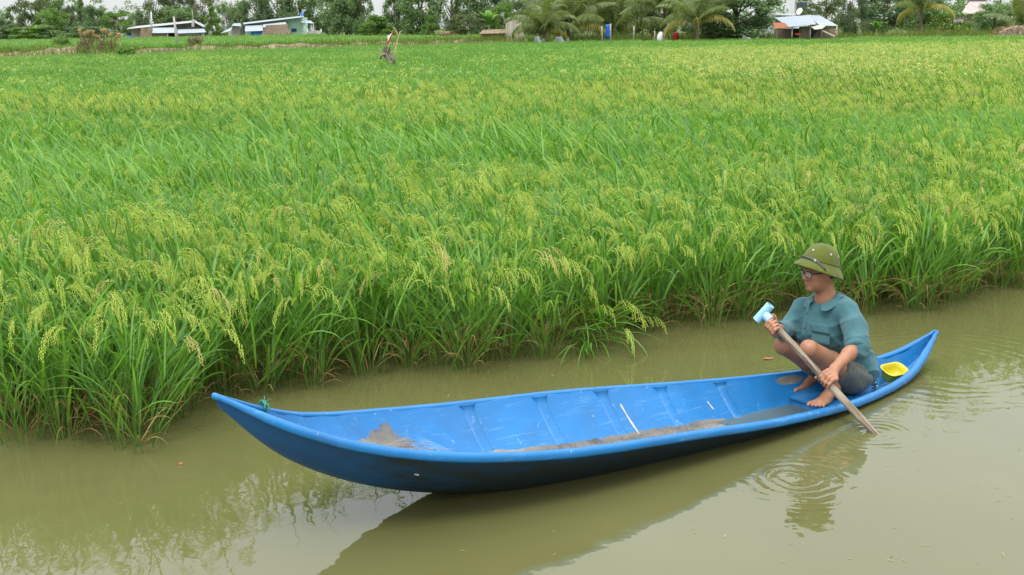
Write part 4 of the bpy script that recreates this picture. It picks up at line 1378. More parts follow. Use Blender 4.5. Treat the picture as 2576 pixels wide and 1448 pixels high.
def shell_pt(F_, start, dirn, far=0.3):
    """first point where the ray from outside meets the field's surface"""
    d = np.array(dirn, float); d /= np.linalg.norm(d)
    p = np.array(start, float)
    for _ in range(400):
        i = np.round((p - F_.lo) / F_.vox).astype(int)
        if (i >= 0).all() and (i < F_.n).all() and F_.f[tuple(i)] < 0.0: break
        p = p + d * 0.002
    return p - d * 0.003
def on_shirt(px, py, far=0.0):
    """point of the shirt seen at a pixel, in boat coordinates"""
    r_ = ray(px, py)
    def tob(v): q = Vector((v.x, v.y)) - B0; return V3(q.dot(BD), q.dot(BN), v.z)
    a, c2 = tob(Vector((0, 0, CAM_H)) + r_ * 6.75), tob(Vector((0, 0, CAM_H)) + r_ * 7.5)
    return shell_pt(T, a, c2 - a)
def patch(name, quad_px, mat, parent, thick=0.004, n=7, m=6, lift=0.002, round_=True):
    """a piece of cloth lying on the shirt between four pixels"""
    vs, fs = [], []
    q = [np.array(p, float) for p in quad_px]
    for i in range(m):
        for j in range(n):
            u, v = j / (n - 1), i / (m - 1)
            p = (q[0] * (1 - u) + q[1] * u) * (1 - v) + (q[3] * (1 - u) + q[2] * u) * v
            s_ = on_shirt(*p)
            vs.append(s_ - ORG)
    for i in range(m - 1):
        for j in range(n - 1): fs.append((i * n + j, i * n + j + 1, (i + 1) * n + j + 1, (i + 1) * n + j))
    vs = np.array(vs)
    cdir = V3(-0.76, -0.64, 0.15)
    vs = vs + cdir * lift
    o = link(name, to_mesh(name, vs, fs, mat, True), parent)
    sl = o.modifiers.new("thick", 'SOLIDIFY'); sl.thickness = thick; sl.offset = -1
    return o
patch("pocket", [(2040, 818), (2085, 826), (2088, 872), (2042, 862)], m_shirt, shirt, 0.004, lift=0.006)
patch("pocket_flap", [(2036, 811), (2090, 820), (2086, 842), (2043, 834)], m_shirt, shirt, 0.006, lift=0.013)
patch("placket", [(2030, 755), (2038, 757), (2024, 850), (2016, 848)], m_shirt, shirt, 0.004, 3, 12, 0.007)
for p in ((2029.5, 789), (2024, 826)):
    s_ = on_shirt(*p)
    mb = MB(); dv = Vector((-0.76, -0.64, 0.1)).normalized()
    mb.tube([O(s_) + dv * 0.002, O(s_) + dv * 0.0125], 0.0065, 10)
    mb.build("button", m_btn, shirt)

# helmet: felt dome with a drooping oval brim
tilt = D(20)
uf = hf * math.cos(tilt) + hu * math.sin(tilt); uu_ = -hf * math.sin(tilt) + hu * math.cos(tilt)
HB = HC + hu * 0.064 - hf * 0.014
prof_h = [(0.0, 0.108), (0.25, 0.106), (0.48, 0.097), (0.68, 0.081), (0.83, 0.058), (0.93, 0.030), (0.985, 0.004), (1.0, -0.006), (1.035, -0.012), (1.13, -0.026), (1.25, -0.044), (1.33, -0.058), (1.335, -0.063), (1.32, -0.064), (1.22, -0.047), (1.1, -0.028), (0.99, -0.014), (0.93, 0.0)]
vs, fs = [], []
na = 48
for (rf, zf) in prof_h:
    for i in range(na):
        a = 2 * math.pi * i / na
        e = 1.0
        ext = max(0.0, rf - 1.0)
        lf = 0.117 * min(rf, 1) + ext * 0.117 * (1.05 + 0.25 * (math.cos(a) ** 2) * (1 if math.cos(a) < 0 else 0.75))
        ls = 0.101 * min(rf, 1) + ext * 0.101 * 1.05
        droop = ext * (0.030 * (-math.cos(a) if math.cos(a) < 0 else 0) - 0.040 * max(0, math.cos(a)) + 0.012)
        vs.append(HB + uf * (lf * math.cos(a)) + hs * (ls * math.sin(a)) + uu_ * (zf - droop) - ORG)
for k in range(len(prof_h) - 1):
    for i in range(na):
        j = (i + 1) % na
        fs.append((k * na + i, (k + 1) * na + i, (k + 1) * na + j, k * na + j))
helmet = link("helmet", to_mesh("helmet", vs, fs, m_helmet, True), man)
def hpt(a, rf, zf, out=0.0):
    return O(HB + uf * (0.117 * rf * math.cos(a)) + hs * (0.101 * rf * math.sin(a)) + uu_ * zf + (uf * math.cos(a) + hs * math.sin(a)) * out)
mb = MB()                                                       # stitched seam where dome meets brim
mb.tube([hpt(a, 1.0, -0.002, 0.002) for a in np.linspace(0, 2 * math.pi, 49)], 0.0022, 5, False)
mb.build("seam", m_helmet, helmet, True)
for a in (18, 84, 128, 235, 300):                         # eyelets
    p0 = hpt(D(a), 0.845, 0.053, 0.001); dv = (Vector(uf) * math.cos(D(a)) + Vector(hs) * math.sin(D(a)) + Vector(uu_) * 0.6).normalized()
    mb = MB(); mb.tube([p0 - dv * 0.002, p0 + dv * 0.003], 0.0062, 10)
    e_ = mb.build("eyelet", m_metal, helmet)
    mb = MB(); mb.tube([p0 + dv * 0.0031, p0 + dv * 0.0036], 0.0026, 8); mb.build("hole", m_black, e_)
# chin strap worn up over the front of the brim
def strap_pt(a, rf, zf): return hpt(D(a), rf, zf)
path = [(-78, 1.26, -0.046), (-64, 1.10, -0.016), (-45, 1.055, -0.004), (-25, 1.045, 0.0), (0, 1.045, 0.002), (22, 1.05, 0.0), (40, 1.065, -0.006), (55, 1.12, -0.016), (66, 1.22, -0.032), (74, 1.30, -0.047)]
vs, fs = [], []
for (a, rf, zf) in path:
    c0 = strap_pt(a, rf, zf + 0.004); tw_ = (Vector(uf) * math.cos(D(a)) + Vector(hs) * math.sin(D(a)))
    up_ = (Vector(uu_) * 0.75 + tw_ * -0.55).normalized()
    vs += [c0 + up_ * 0.008, c0 - up_ * 0.008]
for i in range(len(path) - 1): fs.append((2 * i, 2 * i + 1, 2 * i + 3, 2 * i + 2))
st = link("chin_strap", to_mesh("chin_strap", vs, fs, m_strap, True), helmet)
sl = st.modifiers.new("thick", 'SOLIDIFY'); sl.thickness = 0.003
bk = MB(); c0 = strap_pt(40, 1.085, -0.002)
bk.box(c0, (0.018, 0.005, 0.016), M=Matrix((Vector(hs), Vector(uf), Vector(uu_))).transposed())
bk.build("buckle", m_metal, st)

# hair below the helmet
Hh = Field(HC - 0.14, HC + 0.14, 0.004)
Hh.ell(hd(-0.016, 0, 0.018), (0.099, 0.0785, 0.096), HR, 0.02)
Hh.plane(hd(0.010, 0, 0), hf, HC - 0.14, HC + 0.14, 0.004)
Hh.plane(hd(-0.02, 0, -0.046), -hu + 0.45 * hf, HC - 0.14, HC + 0.14, 0.004)
link("hair", Hh.mesh("hair", m_hair, ORG), man)

# spectacles
def rrect(cx, w, h, n=20):
    pts = []
    for i in range(n + 1):
        t = 2 * math.pi * i / n
        x_ = abs(math.cos(t)) ** 0.55 * math.copysign(1, math.cos(t)) * w / 2
        y_ = abs(math.sin(t)) ** 0.55 * math.copysign(1, math.sin(t)) * h / 2
        s_ = cx + x_
        pts.append(O(hd(0.108 - 3.6 * s_ * s_ - 0.05 * abs(y_), s_, 0.004 + y_)))
    return pts
gl = MB()
for cx in (-0.033, 0.033): gl.tube(rrect(cx, 0.050, 0.036), 0.0022, 6, False)
gl.tube([O(hd(0.107, -0.009, 0.010)), O(hd(0.110, 0, 0.012)), O(hd(0.107, 0.009, 0.010))], 0.0026, 6)
for sg in (-1, 1):
    gl.tube([O(hd(0.095, sg * 0.058, 0.014)), O(hd(0.086, sg * 0.074, 0.014)), O(hd(0.03, sg * 0.082, 0.012)), O(hd(-0.015, sg * 0.083, 0.006))], [0.004, 0.0045, 0.0032, 0.003], 6)
    gl.tube([O(hd(0.1035, sg * 0.010, 0.021)), O(hd(0.1045, sg * 0.034, 0.0225)), O(hd(0.0965, sg * 0.057, 0.020))], 0.0034, 6)
glasses = gl.build("spectacles", m_black, man, True)
for cx in (-0.033, 0.033):
    pts = rrect(cx, 0.047, 0.033)[:-1]
    link("lens", to_mesh("lens", pts, [tuple(range(len(pts)))], m_lens), glasses)

# ------------------------------------------------------------------ paddle
m_wood, nt, b = new_mat("weathered_grey_wood")
co = coord(nt)
mp_ = N(nt, "ShaderNodeMapping"); nt.links.new(co, mp_.inputs['Vector']); mp_.inputs['Scale'].default_value = (1, 1, 0.07)
g1 = noise(nt, mp_.outputs[0], 70, 4, 0.65); g2 = noise(nt, co, 7, 3, 0.6)
c = ramp(nt, g1, [(0.32, (0.030, 0.022, 0.014)), (0.46, (0.155, 0.115, 0.075)), (0.64, (0.34, 0.285, 0.205))])
c = mix(nt, ramp(nt, g2, [(0.45, 0.0), (0.7, 0.6)]), c, (0.16, 0.10, 0.055))
nt.links.new(c, b.inputs['Base Color']); b.inputs['Roughness'].default_value = 0.75
bump(nt, b, g1, 0.6, 0.004)
m_pvc = simple("pale_blue_plastic", (0.30, 0.55, 0.74), 0.28, 0.06, 8)
m_pvc_in = simple("grey_plastic", (0.30, 0.34, 0.33), 0.6, 0.15, 20)
PLEN = float(np.linalg.norm(T_IN - T_TOP))
paddle = empty("paddle", boat_w(*T_TOP), BANG)
tag(paddle, "weathered wooden paddle with a pale blue plastic T handle, dipped in the water", "paddle")
PV = Vector(PU)
# shaft runs along local z of its own object so the grain follows it
q = Vector((0, 0, -1)).rotation_difference(PV)
mb = MB()
npt = 26
pts, rad = [], []
for i in range(npt):
    u = i / (npt - 1)
    pts.append((0.0022 * math.sin(9 * u), 0.0022 * math.sin(6 * u + 1), -(0.035 + u * (PLEN + 0.14))))
    rad.append(0.0185 + 0.0016 * math.sin(13 * u) + 0.0035 * u + 0.0008 * math.sin(37 * u))
mb.tube(pts, rad, 14)
shaft = mb.build("shaft", m_wood, paddle, True)
shaft.rotation_mode = 'QUATERNION'; shaft.rotation_quaternion = q
mb = MB()                                                       # blade, under water
zt = -(PLEN + 0.13)
bw = [(0.0, 0.030), (0.10, 0.085), (0.30, 0.10), (0.42, 0.085), (0.46, 0.05)]
bp, tp = [], []
for dz, w in bw:
    bp += [(-w, -0.008, zt - dz), (w, -0.008, zt - dz)]; tp += [(-w, 0.008, zt - dz), (w, 0.008, zt - dz)]
k = len(bp); fsb = []
for i in range(len(bw) - 1):
    fsb += [(2 * i, 2 * i + 1, 2 * i + 3, 2 * i + 2), (k + 2 * i, k + 2 * i + 2, k + 2 * i + 3, k + 2 * i + 1), (2 * i, 2 * i + 2, k + 2 * i + 2, k + 2 * i), (2 * i + 1, k + 2 * i + 1, k + 2 * i + 3, 2 * i + 3)]
fsb += [(0, k, k + 1, 1), (k - 2, k - 1, 2 * k - 1, 2 * k - 2)]
mb.add(bp + tp, fsb)
bl = mb.build("blade", m_wood, paddle); bl.rotation_mode = 'QUATERNION'; bl.rotation_quaternion = q
# T piece: a crossbar tube and a stem socket
def img_dir(px0, px1, q0):
    return None
CB = PE1 * 0.38 + PE2 * 0.92; CB -= PU * (CB @ PU); CB /= np.linalg.norm(CB)
def pipe(mbx, a, b_, ro, ri, n=22):
    a, b_ = Vector(a), Vector(b_); t = (b_ - a).normalized(); e1 = t.orthogonal().normalized(); e2 = t.cross(e1)
    vs = []
    for (p, r) in ((a, ri), (a, ro), (b_, ro), (b_, ri)):
        vs += [p + (e1 * math.cos(2 * math.pi * i / n) + e2 * math.sin(2 * math.pi * i / n)) * r for i in range(n)]
    fs = []
    for k_ in range(4):
        k2 = (k_ + 1) % 4
        for i in range(n):
            j = (i + 1) % n
            fs.append((k_ * n + i, k_ * n + j, k2 * n + j, k2 * n + i))
    mbx.add(vs, fs)
tc = -PU * 0.012
mb = MB()
pipe(mb, tc - CB * 0.062, tc + CB * 0.062, 0.0265, 0.0222)
pipe(mb, tc + PU * 0.018, tc + PU * 0.066, 0.0262, 0.0205)
tee = mb.build("handle", m_pvc, paddle)
md = tee.modifiers.new("bevel", 'BEVEL'); md.width = 0.0012; md.segments = 2; md.limit_method = 'ANGLE'
for p in tee.data.polygons: p.use_smooth = True
try:
    tee.data.set_sharp_from_angle(angle=D(40))
except Exception:
    pass
mb = MB(); mb.tube([tc - CB * 0.001, tc + CB * 0.001], 0.0221, 20); mb.build("pipe_wall", m_pvc_in, tee)

# ------------------------------------------------------------------ yellow bailer, hook and twine on the stern platform
m_yel = simple("yellow_plastic", (0.54, 0.46, 0.012), 0.4, 0.08, 10)
bail = empty("bailer", boat_w(4.46, -0.005, -0.062), BANG)
tag(bail, "yellow plastic bailer cut from a container lying behind the paddler", "bailer")
Mb = (Matrix.Rotation(D(-4), 3, 'Z') @ Matrix.Rotation(D(24), 3, 'X')) * 0.82
def ringpts(hx, hy, z, r, n=6, dx=0):
    out = []
    for cx, cy, a0 in ((hx - r, hy - r, 0), (-hx + r, hy - r, 90), (-hx + r, -hy + r, 180), (hx - r, -hy + r, 270)):
        for i in range(n):
            a = D(a0 + 90 * i / (n - 1)); out.append(Mb @ Vector((cx + r * math.cos(a) + dx, cy + r * math.sin(a), z)) + Vector((0, 0, 0.055)))
    return out
levels = [ringpts(0.078, 0.040, -0.012, 0.034), ringpts(0.086, 0.048, -0.004, 0.040), ringpts(0.100, 0.060, 0.040, 0.046), ringpts(0.110, 0.068, 0.072, 0.050), ringpts(0.118, 0.075, 0.075, 0.055), ringpts(0.118, 0.075, 0.079, 0.055),
          ringpts(0.107, 0.065, 0.077, 0.048), ringpts(0.096, 0.056, 0.040, 0.044), ringpts(0.080, 0.043, 0.002, 0.036)]
vs = [v for l in levels for v in l]; kk_ = len(levels[0]); fs = []
for i in range(len(levels) - 1):
    for j in range(kk_):
        j2 = (j + 1) % kk_
        fs.append((i * kk_ + j, i * kk_ + j2, (i + 1) * kk_ + j2, (i + 1) * kk_ + j))
fs.append(tuple(range(kk_ - 1, -1, -1))); fs.append(tuple((len(levels) - 1) * kk_ + j for j in range(kk_)))
link("tray", to_mesh("tray", vs, fs, m_yel, True), bail)
mb = MB()
for i in range(9):
    p = Mb @ Vector((random.uniform(-.07, .07), random.uniform(-.05, -.02), 0.006)) + Vector((0, 0, 0.055)); a = random.uniform(-.6, .6)
    mb.tube([p, p + Mb @ Vector((0.03 * math.cos(a), 0.03 * math.sin(a), 0.004))], 0.0015, 4)
mb.build("straw", simple("straw_brown", (0.16, 0.10, 0.045), 0.9, 0.4, 40), bail)
m_twine2 = simple("green_cord", (0.03, 0.30, 0.22), 0.7, 0.2, 60)
mb = MB()
cpts = [(4.235, 0.13, 0.10), (4.30, 0.12, 0.105), (4.36, 0.10, 0.085), (4.40, 0.075, 0.045), (4.37, 0.03, 0.0), (4.33, -0.01, -0.025), (4.28, -0.03, -0.048), (4.31, -0.06, -0.058), (4.35, -0.07, -0.060)]
base = Vector((4.30, 0.0, -0.064))
mb.tube([Vector(p) - base for p in cpts], 0.0022, 6)
tag(mb.build("cord", m_twine2, None, True, loc=boat_w(*base), rot=(0, 0, BANG)), "thin green cord looping from behind the paddler over the yellow bailer", "cord")
mb = MB()
mb.tube([Vector((0.0 + 0.020 * math.cos(a), 0.0, 0.035 + 0.022 * math.sin(a))) for a in np.linspace(0, math.pi, 10)], 0.0042, 8)
mb.tube([(0.020, 0, 0.036), (0.020, 0, -0.002)], 0.0042, 8); mb.tube([(-0.020, 0, 0.036), (-0.020, 0, -0.002)], 0.0042, 8)
hook = mb.build("shackle", m_metal, None, True, loc=boat_w(4.285, -0.025, -0.064), rot=(0, 0, BANG + 0.3))
tag(hook, "small metal shackle standing on the stern platform by the bailer", "shackle")
mb = MB()
for i in range(14):
    a = i * 1.3
    mb.tube([(-0.030 + 0.012 * math.cos(a + u), 0.012 * math.sin(a + u), 0.003 + 0.004 * i + 0.002 * u) for u in np.linspace(0, 2.4, 6)], 0.0032, 5)
mb.build("rope_knot", m_black, hook, True)

# ------------------------------------------------------------------ trees
T_MATS = {  # most leaf colours greyed and blued a little: distance haze mixed in
    'dark': foliage("dark_tree_leaf", (0.070, 0.132, 0.056), (0.180, 0.272, 0.112), 0.25, 0.6, 0.25),
    'mid': foliage("mid_tree_leaf", (0.088, 0.166, 0.062), (0.205, 0.312, 0.120), 0.30, 0.6, 0.25),
    'light': foliage("light_tree_leaf", (0.075, 0.160, 0.028), (0.165, 0.285, 0.060), 0.35, 0.6, 0.25),
    'grey': foliage("grey_green_tree_leaf", (0.065, 0.105, 0.052), (0.135, 0.190, 0.095), 0.25, 0.6, 0.25),
    'olive': foliage("olive_tree_leaf", (0.072, 0.108, 0.042), (0.155, 0.200, 0.078), 0.25, 0.6, 0.25),
}
m_bark = simple("grey_brown_bark", (0.16, 0.12, 0.085), 0.95, 0.4, 5, (1, 1, 0.2), 0.1, 0.7, 0.03)

def leaf_cloud(r, pts, size, mat, name, long=1.6):
    n = len(pts)
    a = r.normal(0, 1, (n, 3)); a /= np.linalg.norm(a, axis=1)[:, None]
    b_ = r.normal(0, 1, (n, 3)); b_ -= a * (a * b_).sum(1)[:, None]; b_ /= np.linalg.norm(b_, axis=1)[:, None]
    s = size * r.uniform(0.6, 1.4, n)[:, None]
    V = np.stack([pts - a * s * long * .5, pts + b_ * s * .5, pts + a * s * long * .5, pts - b_ * s * .5], 1).reshape(-1, 3)
    Q = np.arange(4 * n).reshape(n, 4)
    C = np.zeros((n, 4, 4)); C[..., 0] = r.random(n)[:, None]; C[..., 3] = 1
    return to_mesh(name, V, Q, mat, False, None, C.reshape(-1, 4))

def crown_shape(seed, kind, n):
    """leaf positions in a crown one unit tall and about one unit wide: leaf clusters at the ends of limbs"""
    r = np.random.default_rng(seed)
    P, tips = [], []
    nb = {'round': 44, 'tall': 48, 'sparse': 30, 'cone': 44, 'bush': 26, 'feather': 36}[kind]
    for i in range(nb):
        a = r.random() * 6.283
        if kind == 'round':
            h = r.uniform(0.08, 0.95); rad = 0.42 * math.sqrt(max(0.05, 1 - ((h - 0.52) / 0.56) ** 2)); br = r.uniform(0.10, 0.18); fl = 0.75
        elif kind == 'tall':
            h = r.uniform(0.07, 0.97); rad = 0.40 * math.sqrt(max(0.04, 1 - ((h - 0.48) / 0.56) ** 2)); br = r.uniform(0.07, 0.13); fl = 1.1
        elif kind == 'sparse':
            h = r.uniform(0.30, 0.97); rad = 0.46 * math.sqrt(max(0.05, 1 - ((h - 0.62) / 0.45) ** 2)); br = r.uniform(0.08, 0.14); fl = 0.9
        elif kind == 'cone':
            h = r.uniform(0.10, 0.97); rad = 0.40 * (1.02 - h) ** 0.8; br = r.uniform(0.06, 0.12) * (1.2 - 0.6 * h); fl = 1.0
        elif kind == 'feather':
            h = r.uniform(0.15, 0.92); rad = 0.48 * math.sqrt(max(0.06, 1 - ((h - 0.45) / 0.55) ** 2)); br = r.uniform(0.10, 0.17); fl = 0.40
        else:
            h = r.uniform(0.08, 0.9); rad = 0.45 * math.sqrt(max(0.05, 1 - (h / 1.0) ** 2)); br = r.uniform(0.12, 0.2); fl = 0.8
        rr = rad * r.random() ** 0.45
        c = np.array([rr * math.cos(a), rr * math.sin(a), h])
        tips.append(c)
        m = n // nb
        d = r.normal(0, 1, (m, 3)); d /= np.linalg.norm(d, axis=1)[:, None]
        q = d * (r.random(m) ** 0.5)[:, None] * br * r.uniform(0.6, 1.25, (m, 1))
        q[:, 2] *= fl
        if kind in ('tall', 'sparse', 'feather'): q[:, 2] -= 0.4 * np.hypot(q[:, 0], q[:, 1])
        P.append(c + q)
    return np.concatenate(P), tips

def limb_mesh(seed, tips, thin=1.0):
    r = random.Random(seed)
    mb = MB()
    mb.tube([(0, 0, -0.03), (0.01, 0.005, 0.2), (-0.01, 0.01, 0.45), (0.0, 0.0, 0.75)], [0.032 * thin, 0.026 * thin, 0.018 * thin, 0.006 * thin], 7)
    for t in tips[::2]:
        z0 = max(0.08, min(0.7, t[2] * 0.55))
        p0 = Vector((0, 0, z0)); p2 = Vector(t); pm = (p0 + p2) / 2 + Vector((0, 0, -0.03))
        mb.tube([p0, pm, p2], [0.012 * thin, 0.008 * thin, 0.003 * thin], 4)
    return to_mesh("trunk", mb.v, mb.f, m_bark, True)

TREE_LIB = {}
def tree_kind(kind, mat, var):
    key = (kind, mat, var)
    if key not in TREE_LIB:
        n = {'round': 13000, 'tall': 12000, 'sparse': 7500, 'cone': 9500, 'bush': 8000, 'feather': 10000}[kind]
        sd_ = 1000 + var * 17 + len(kind) * 131 + sum(map(ord, kind))
        P, tips = crown_shape(sd_, kind, n)
        size = {'round': 0.0215, 'tall': 0.0185, 'sparse': 0.0175, 'cone': 0.0195, 'bush': 0.029, 'feather': 0.017}[kind]
        TREE_LIB[key] = (leaf_cloud(np.random.default_rng(sd_ + 1), P, size, T_MATS[mat], "crown"), limb_mesh(sd_, tips, 0.8 if kind in ('tall', 'sparse', 'cone') else 1.0))
    return TREE_LIB[key]

def tree(px, top, halfw, Y, kind, mat, var, label, base=0.55, name="tree", cat="tree", group="trees along the far edge of the fields", keep=None):
    p = at_y(px, 90, Y); zt = at_y(px, top, Y).z
    h = zt - base
    w = 2 * halfw * Y / F_PX / 0.86
    o = empty(name, (p.x, Y, base), (px * 1.7) % 6.28)
    o.scale = (w, w, h)
    tag(o, label, cat, group)
    cm, tm = tree_kind(kind, mat, var)
    link("crown", cm, o); link("trunk", tm, o)
    return o

TREES = [
    # px, top, half width, distance, shape, leaf colour, variant, label
    (-45, 30, 50, 235, 'round', 'dark', 1, "dark round tree cut by the left edge of the picture"),
    (8, 45, 32, 228, 'round', 'dark', 2, "low dark tree in the far left corner of the tree belt"),
    (30, 18, 30, 236, 'cone', 'mid', 1, "pointed conifer-like tree near the far left corner"),
    (94, -12, 52, 240, 'sparse', 'olive', 1, "tall open dark tree, first of the tall ones from the left"),
    (128, 22, 44, 225, 'round', 'light', 1, "yellow-green round tree in front of the tall open dark tree"),
    (152, -4, 36, 238, 'tall', 'mid', 1, "tall tree just right of the tall open dark tree at the left"),
    (180, 14, 34, 234, 'tall', 'grey', 2, "grey-green tree left of the tall pointed tree behind the reeds"),
    (208, -6, 32, 230, 'cone', 'mid', 2, "tall pointed tree rising behind the reed plumes"),
    (62, 68, 46, 205, 'bush', 'light', 1, "low pale green bush at the foot of the left tree belt"),
    (110, 62, 44, 208, 'bush', 'mid', 2, "low bush below the yellow-green round tree at the left"),
    (215, 66, 60, 208, 'bush', 'dark', 3, "wide dark bush behind the reed plumes"),
    (250, 10, 42, 224, 'round', 'dark', 3, "dark dense tree between the pointed tree and the long shed"),
    (300, 22, 46, 222, 'feather', 'light', 1, "pale feathery tree left of the long shed"),
    (346, 32, 30, 238, 'round', 'grey', 1, "small grey-green tree above the left end of the long shed"),
    (392, -25, 48, 246, 'sparse', 'olive', 2, "tall open eucalyptus behind the left end of the long shed"),
    (452, -30, 46, 246, 'sparse', 'grey', 1, "tall open eucalyptus behind the middle of the long shed"),
    (446, 14, 50, 240, 'round', 'mid', 1, "mid green tree directly behind the long shed"),
    (510, -30, 44, 244, 'sparse', 'olive', 3, "tall open eucalyptus behind the right end of the long shed"),
    (536, 18, 36, 214, 'cone', 'light', 3, "bright green conical tree between the shed and the green house"),
    (572, 6, 26, 236, 'sparse', 'mid', 1, "slim open tree just left of the green house"),
    (604, 8, 32, 234, 'tall', 'mid', 2, "slim dense tree above the white lean-to roof"),
    (648, -45, 42, 232, 'tall', 'dark', 3, "tall dark tree behind the left part of the green house"),
    (700, -50, 46, 234, 'tall', 'mid', 3, "tall tree behind the middle of the green house roof"),
    (756, -55, 48, 230, 'round', 'dark', 1, "tall dark tree behind the blue dish of the green house"),
    (826, -60, 46, 238, 'tall', 'dark', 1, "tall dark tree right of the green house porch"),
    (872, -60, 54, 196, 'round', 'dark', 2, "broad dark tree, second to the right of the green house"),
    (912, -40, 38, 192, 'tall', 'mid', 1, "tall tree at the left side of the gap of sky"),
    (950, 36, 42, 182, 'bush', 'light', 2, "light green bush below the gap of sky"),
    (1004, -60, 46, 190, 'tall', 'dark', 2, "tall dark tree at the right side of the gap of sky"),
    (1056, -60, 50, 186, 'round', 'mid', 2, "tall dense tree behind the scarecrow's flag, right of the sky gap"),
    (1084, 24, 34, 172, 'cone', 'light', 1, "bright green small tree left of the feathery acacia"),
    (1136, -50, 58, 182, 'tall', 'dark', 3, "tall dark tree behind the feathery acacia"),
    (1172, 30, 50, 160, 'feather', 'olive', 2, "low feathery acacia left of the banana plant"),
    (1222, -55, 58, 178, 'round', 'dark', 3, "broad dark tree behind the banana plant"),
    (1262, 8, 32, 156, 'round', 'light', 2, "light green round tree between banana plant and plank hut"),
    (1330, -50, 64, 176, 'round', 'dark', 1, "broad dark tree behind the plank hut"),
    (1430, -45, 70, 180, 'tall', 'mid', 1, "tall tree behind the first coconut palms"),
    (1540, -40, 66, 178, 'round', 'mid', 3, "green tree behind the upright young palm"),
    (1640, -40, 62, 165, 'round', 'olive', 2, "olive tree behind the drooping palm"),
    (1730, -40, 56, 160, 'tall', 'dark', 2, "dark tree left behind the big dense tree"),
    (1850, -40, 112, 122, 'round', 'dark', 2, "big dense dark green tree left of the tin-roofed shed"),
    (2076, -45, 66, 136, 'feather', 'olive', 1, "feathery olive tree right behind the tin-roofed shed"),
    (2146, -25, 36, 124, 'tall', 'grey', 3, "pale grey-green slender tree right of the tin-roofed shed"),
    (2222, -40, 68, 134, 'round', 'dark', 3, "dark tree between slender grey tree and yellow-frond palm"),
    (2320, -35, 66, 150, 'round', 'mid', 1, "green tree behind the yellow-frond palm"),
    (2395, 30, 62, 128, 'bush', 'light', 3, "shrub dotted with yellow flowers under the rusty roof"),
    (2500, 8, 48, 136, 'round', 'mid', 2, "leafy tree right of the rusty roof"),
    (2600, -30, 60, 140, 'round', 'dark', 1, "dark tree cut by the right edge of the picture"),
]
for t in TREES:
    lab = t[7]
    sh_ = "bush" if t[4] == 'bush' else "tree"
    z0 = 0.55 if t[3] < 190 else 1.0
    tree(*t[:7], lab, z0, {'cone': "conical_tree", 'bush': "bush", 'feather': "feathery_tree", 'sparse': "eucalyptus_tree"}.get(t[4], "broadleaf_tree"), sh_)

# scrub that closes the gaps under the trees: one mass
r = np.random.default_rng(77)
P = []
for (xa, xb, Y, hh) in ((-900, -20, 238, 8.0), (2600, 3300, 150, 7.0), (-40, 330, 240, 9.0), (330, 640, 244, 7.5), (640, 820, 236, 10.0), (800, 920, 204, 10.0), (900, 990, 204, 5.0), (980, 1180, 200, 10.0), (1160, 1420, 186, 9.0), (1400, 1760, 190, 8.5), (1740, 1960, 150, 4.5), (2060, 2620, 152, 4.5)):
    x0, x1 = at_y(xa, 90, Y).x, at_y(xb, 90, Y).x
    m_ = int((x1 - x0) * 5)
    cx = r.uniform(x0, x1, m_); cz = r.random(m_) ** 0.7 * hh * (0.55 + 0.6 * value_noise(cx + 200, np.full(m_, Y), 4.0, 3)); cy = Y + r.normal(0, 2.0, m_)
    for a_, c_, z_ in zip(cx, cy, cz):
        q = r.normal(0, 1, (40, 3)); q *= (0.75 * r.random((40, 1)) ** .5) / np.linalg.norm(q, axis=1)[:, None]
        P.append(q + np.array([a_, c_, 0.6 + z_]))
und = leaf_cloud(r, np.concatenate(P), 0.20, T_MATS['mid'], "undergrowth")
tag(link("undergrowth", und), "dense green scrub closing the gaps under the far trees", "scrub", kind="stuff")

# yellow flowers on the shrub
m_flower = simple("yellow_petals", (0.60, 0.45, 0.04), 0.7, 0.2, 5)
mb = MB()
for i in range(34):
    p = at_y(2395 + random.uniform(-55, 60), random.uniform(42, 80), 124.5 + random.uniform(-1, 1.5))
    mb.tube([p, p + Vector((0, -0.05, 0.0))], [0.055, 0.02], 6)
fl = mb.build("flowers", m_flower, None)
shrub = next(o for o in scene.objects if o.get("label", "").startswith("shrub dotted"))
fl.parent = shrub; bpy.context.view_layer.update(); fl.matrix_parent_inverse = shrub.matrix_world.inverted(); fl["kind"] = "stuff"

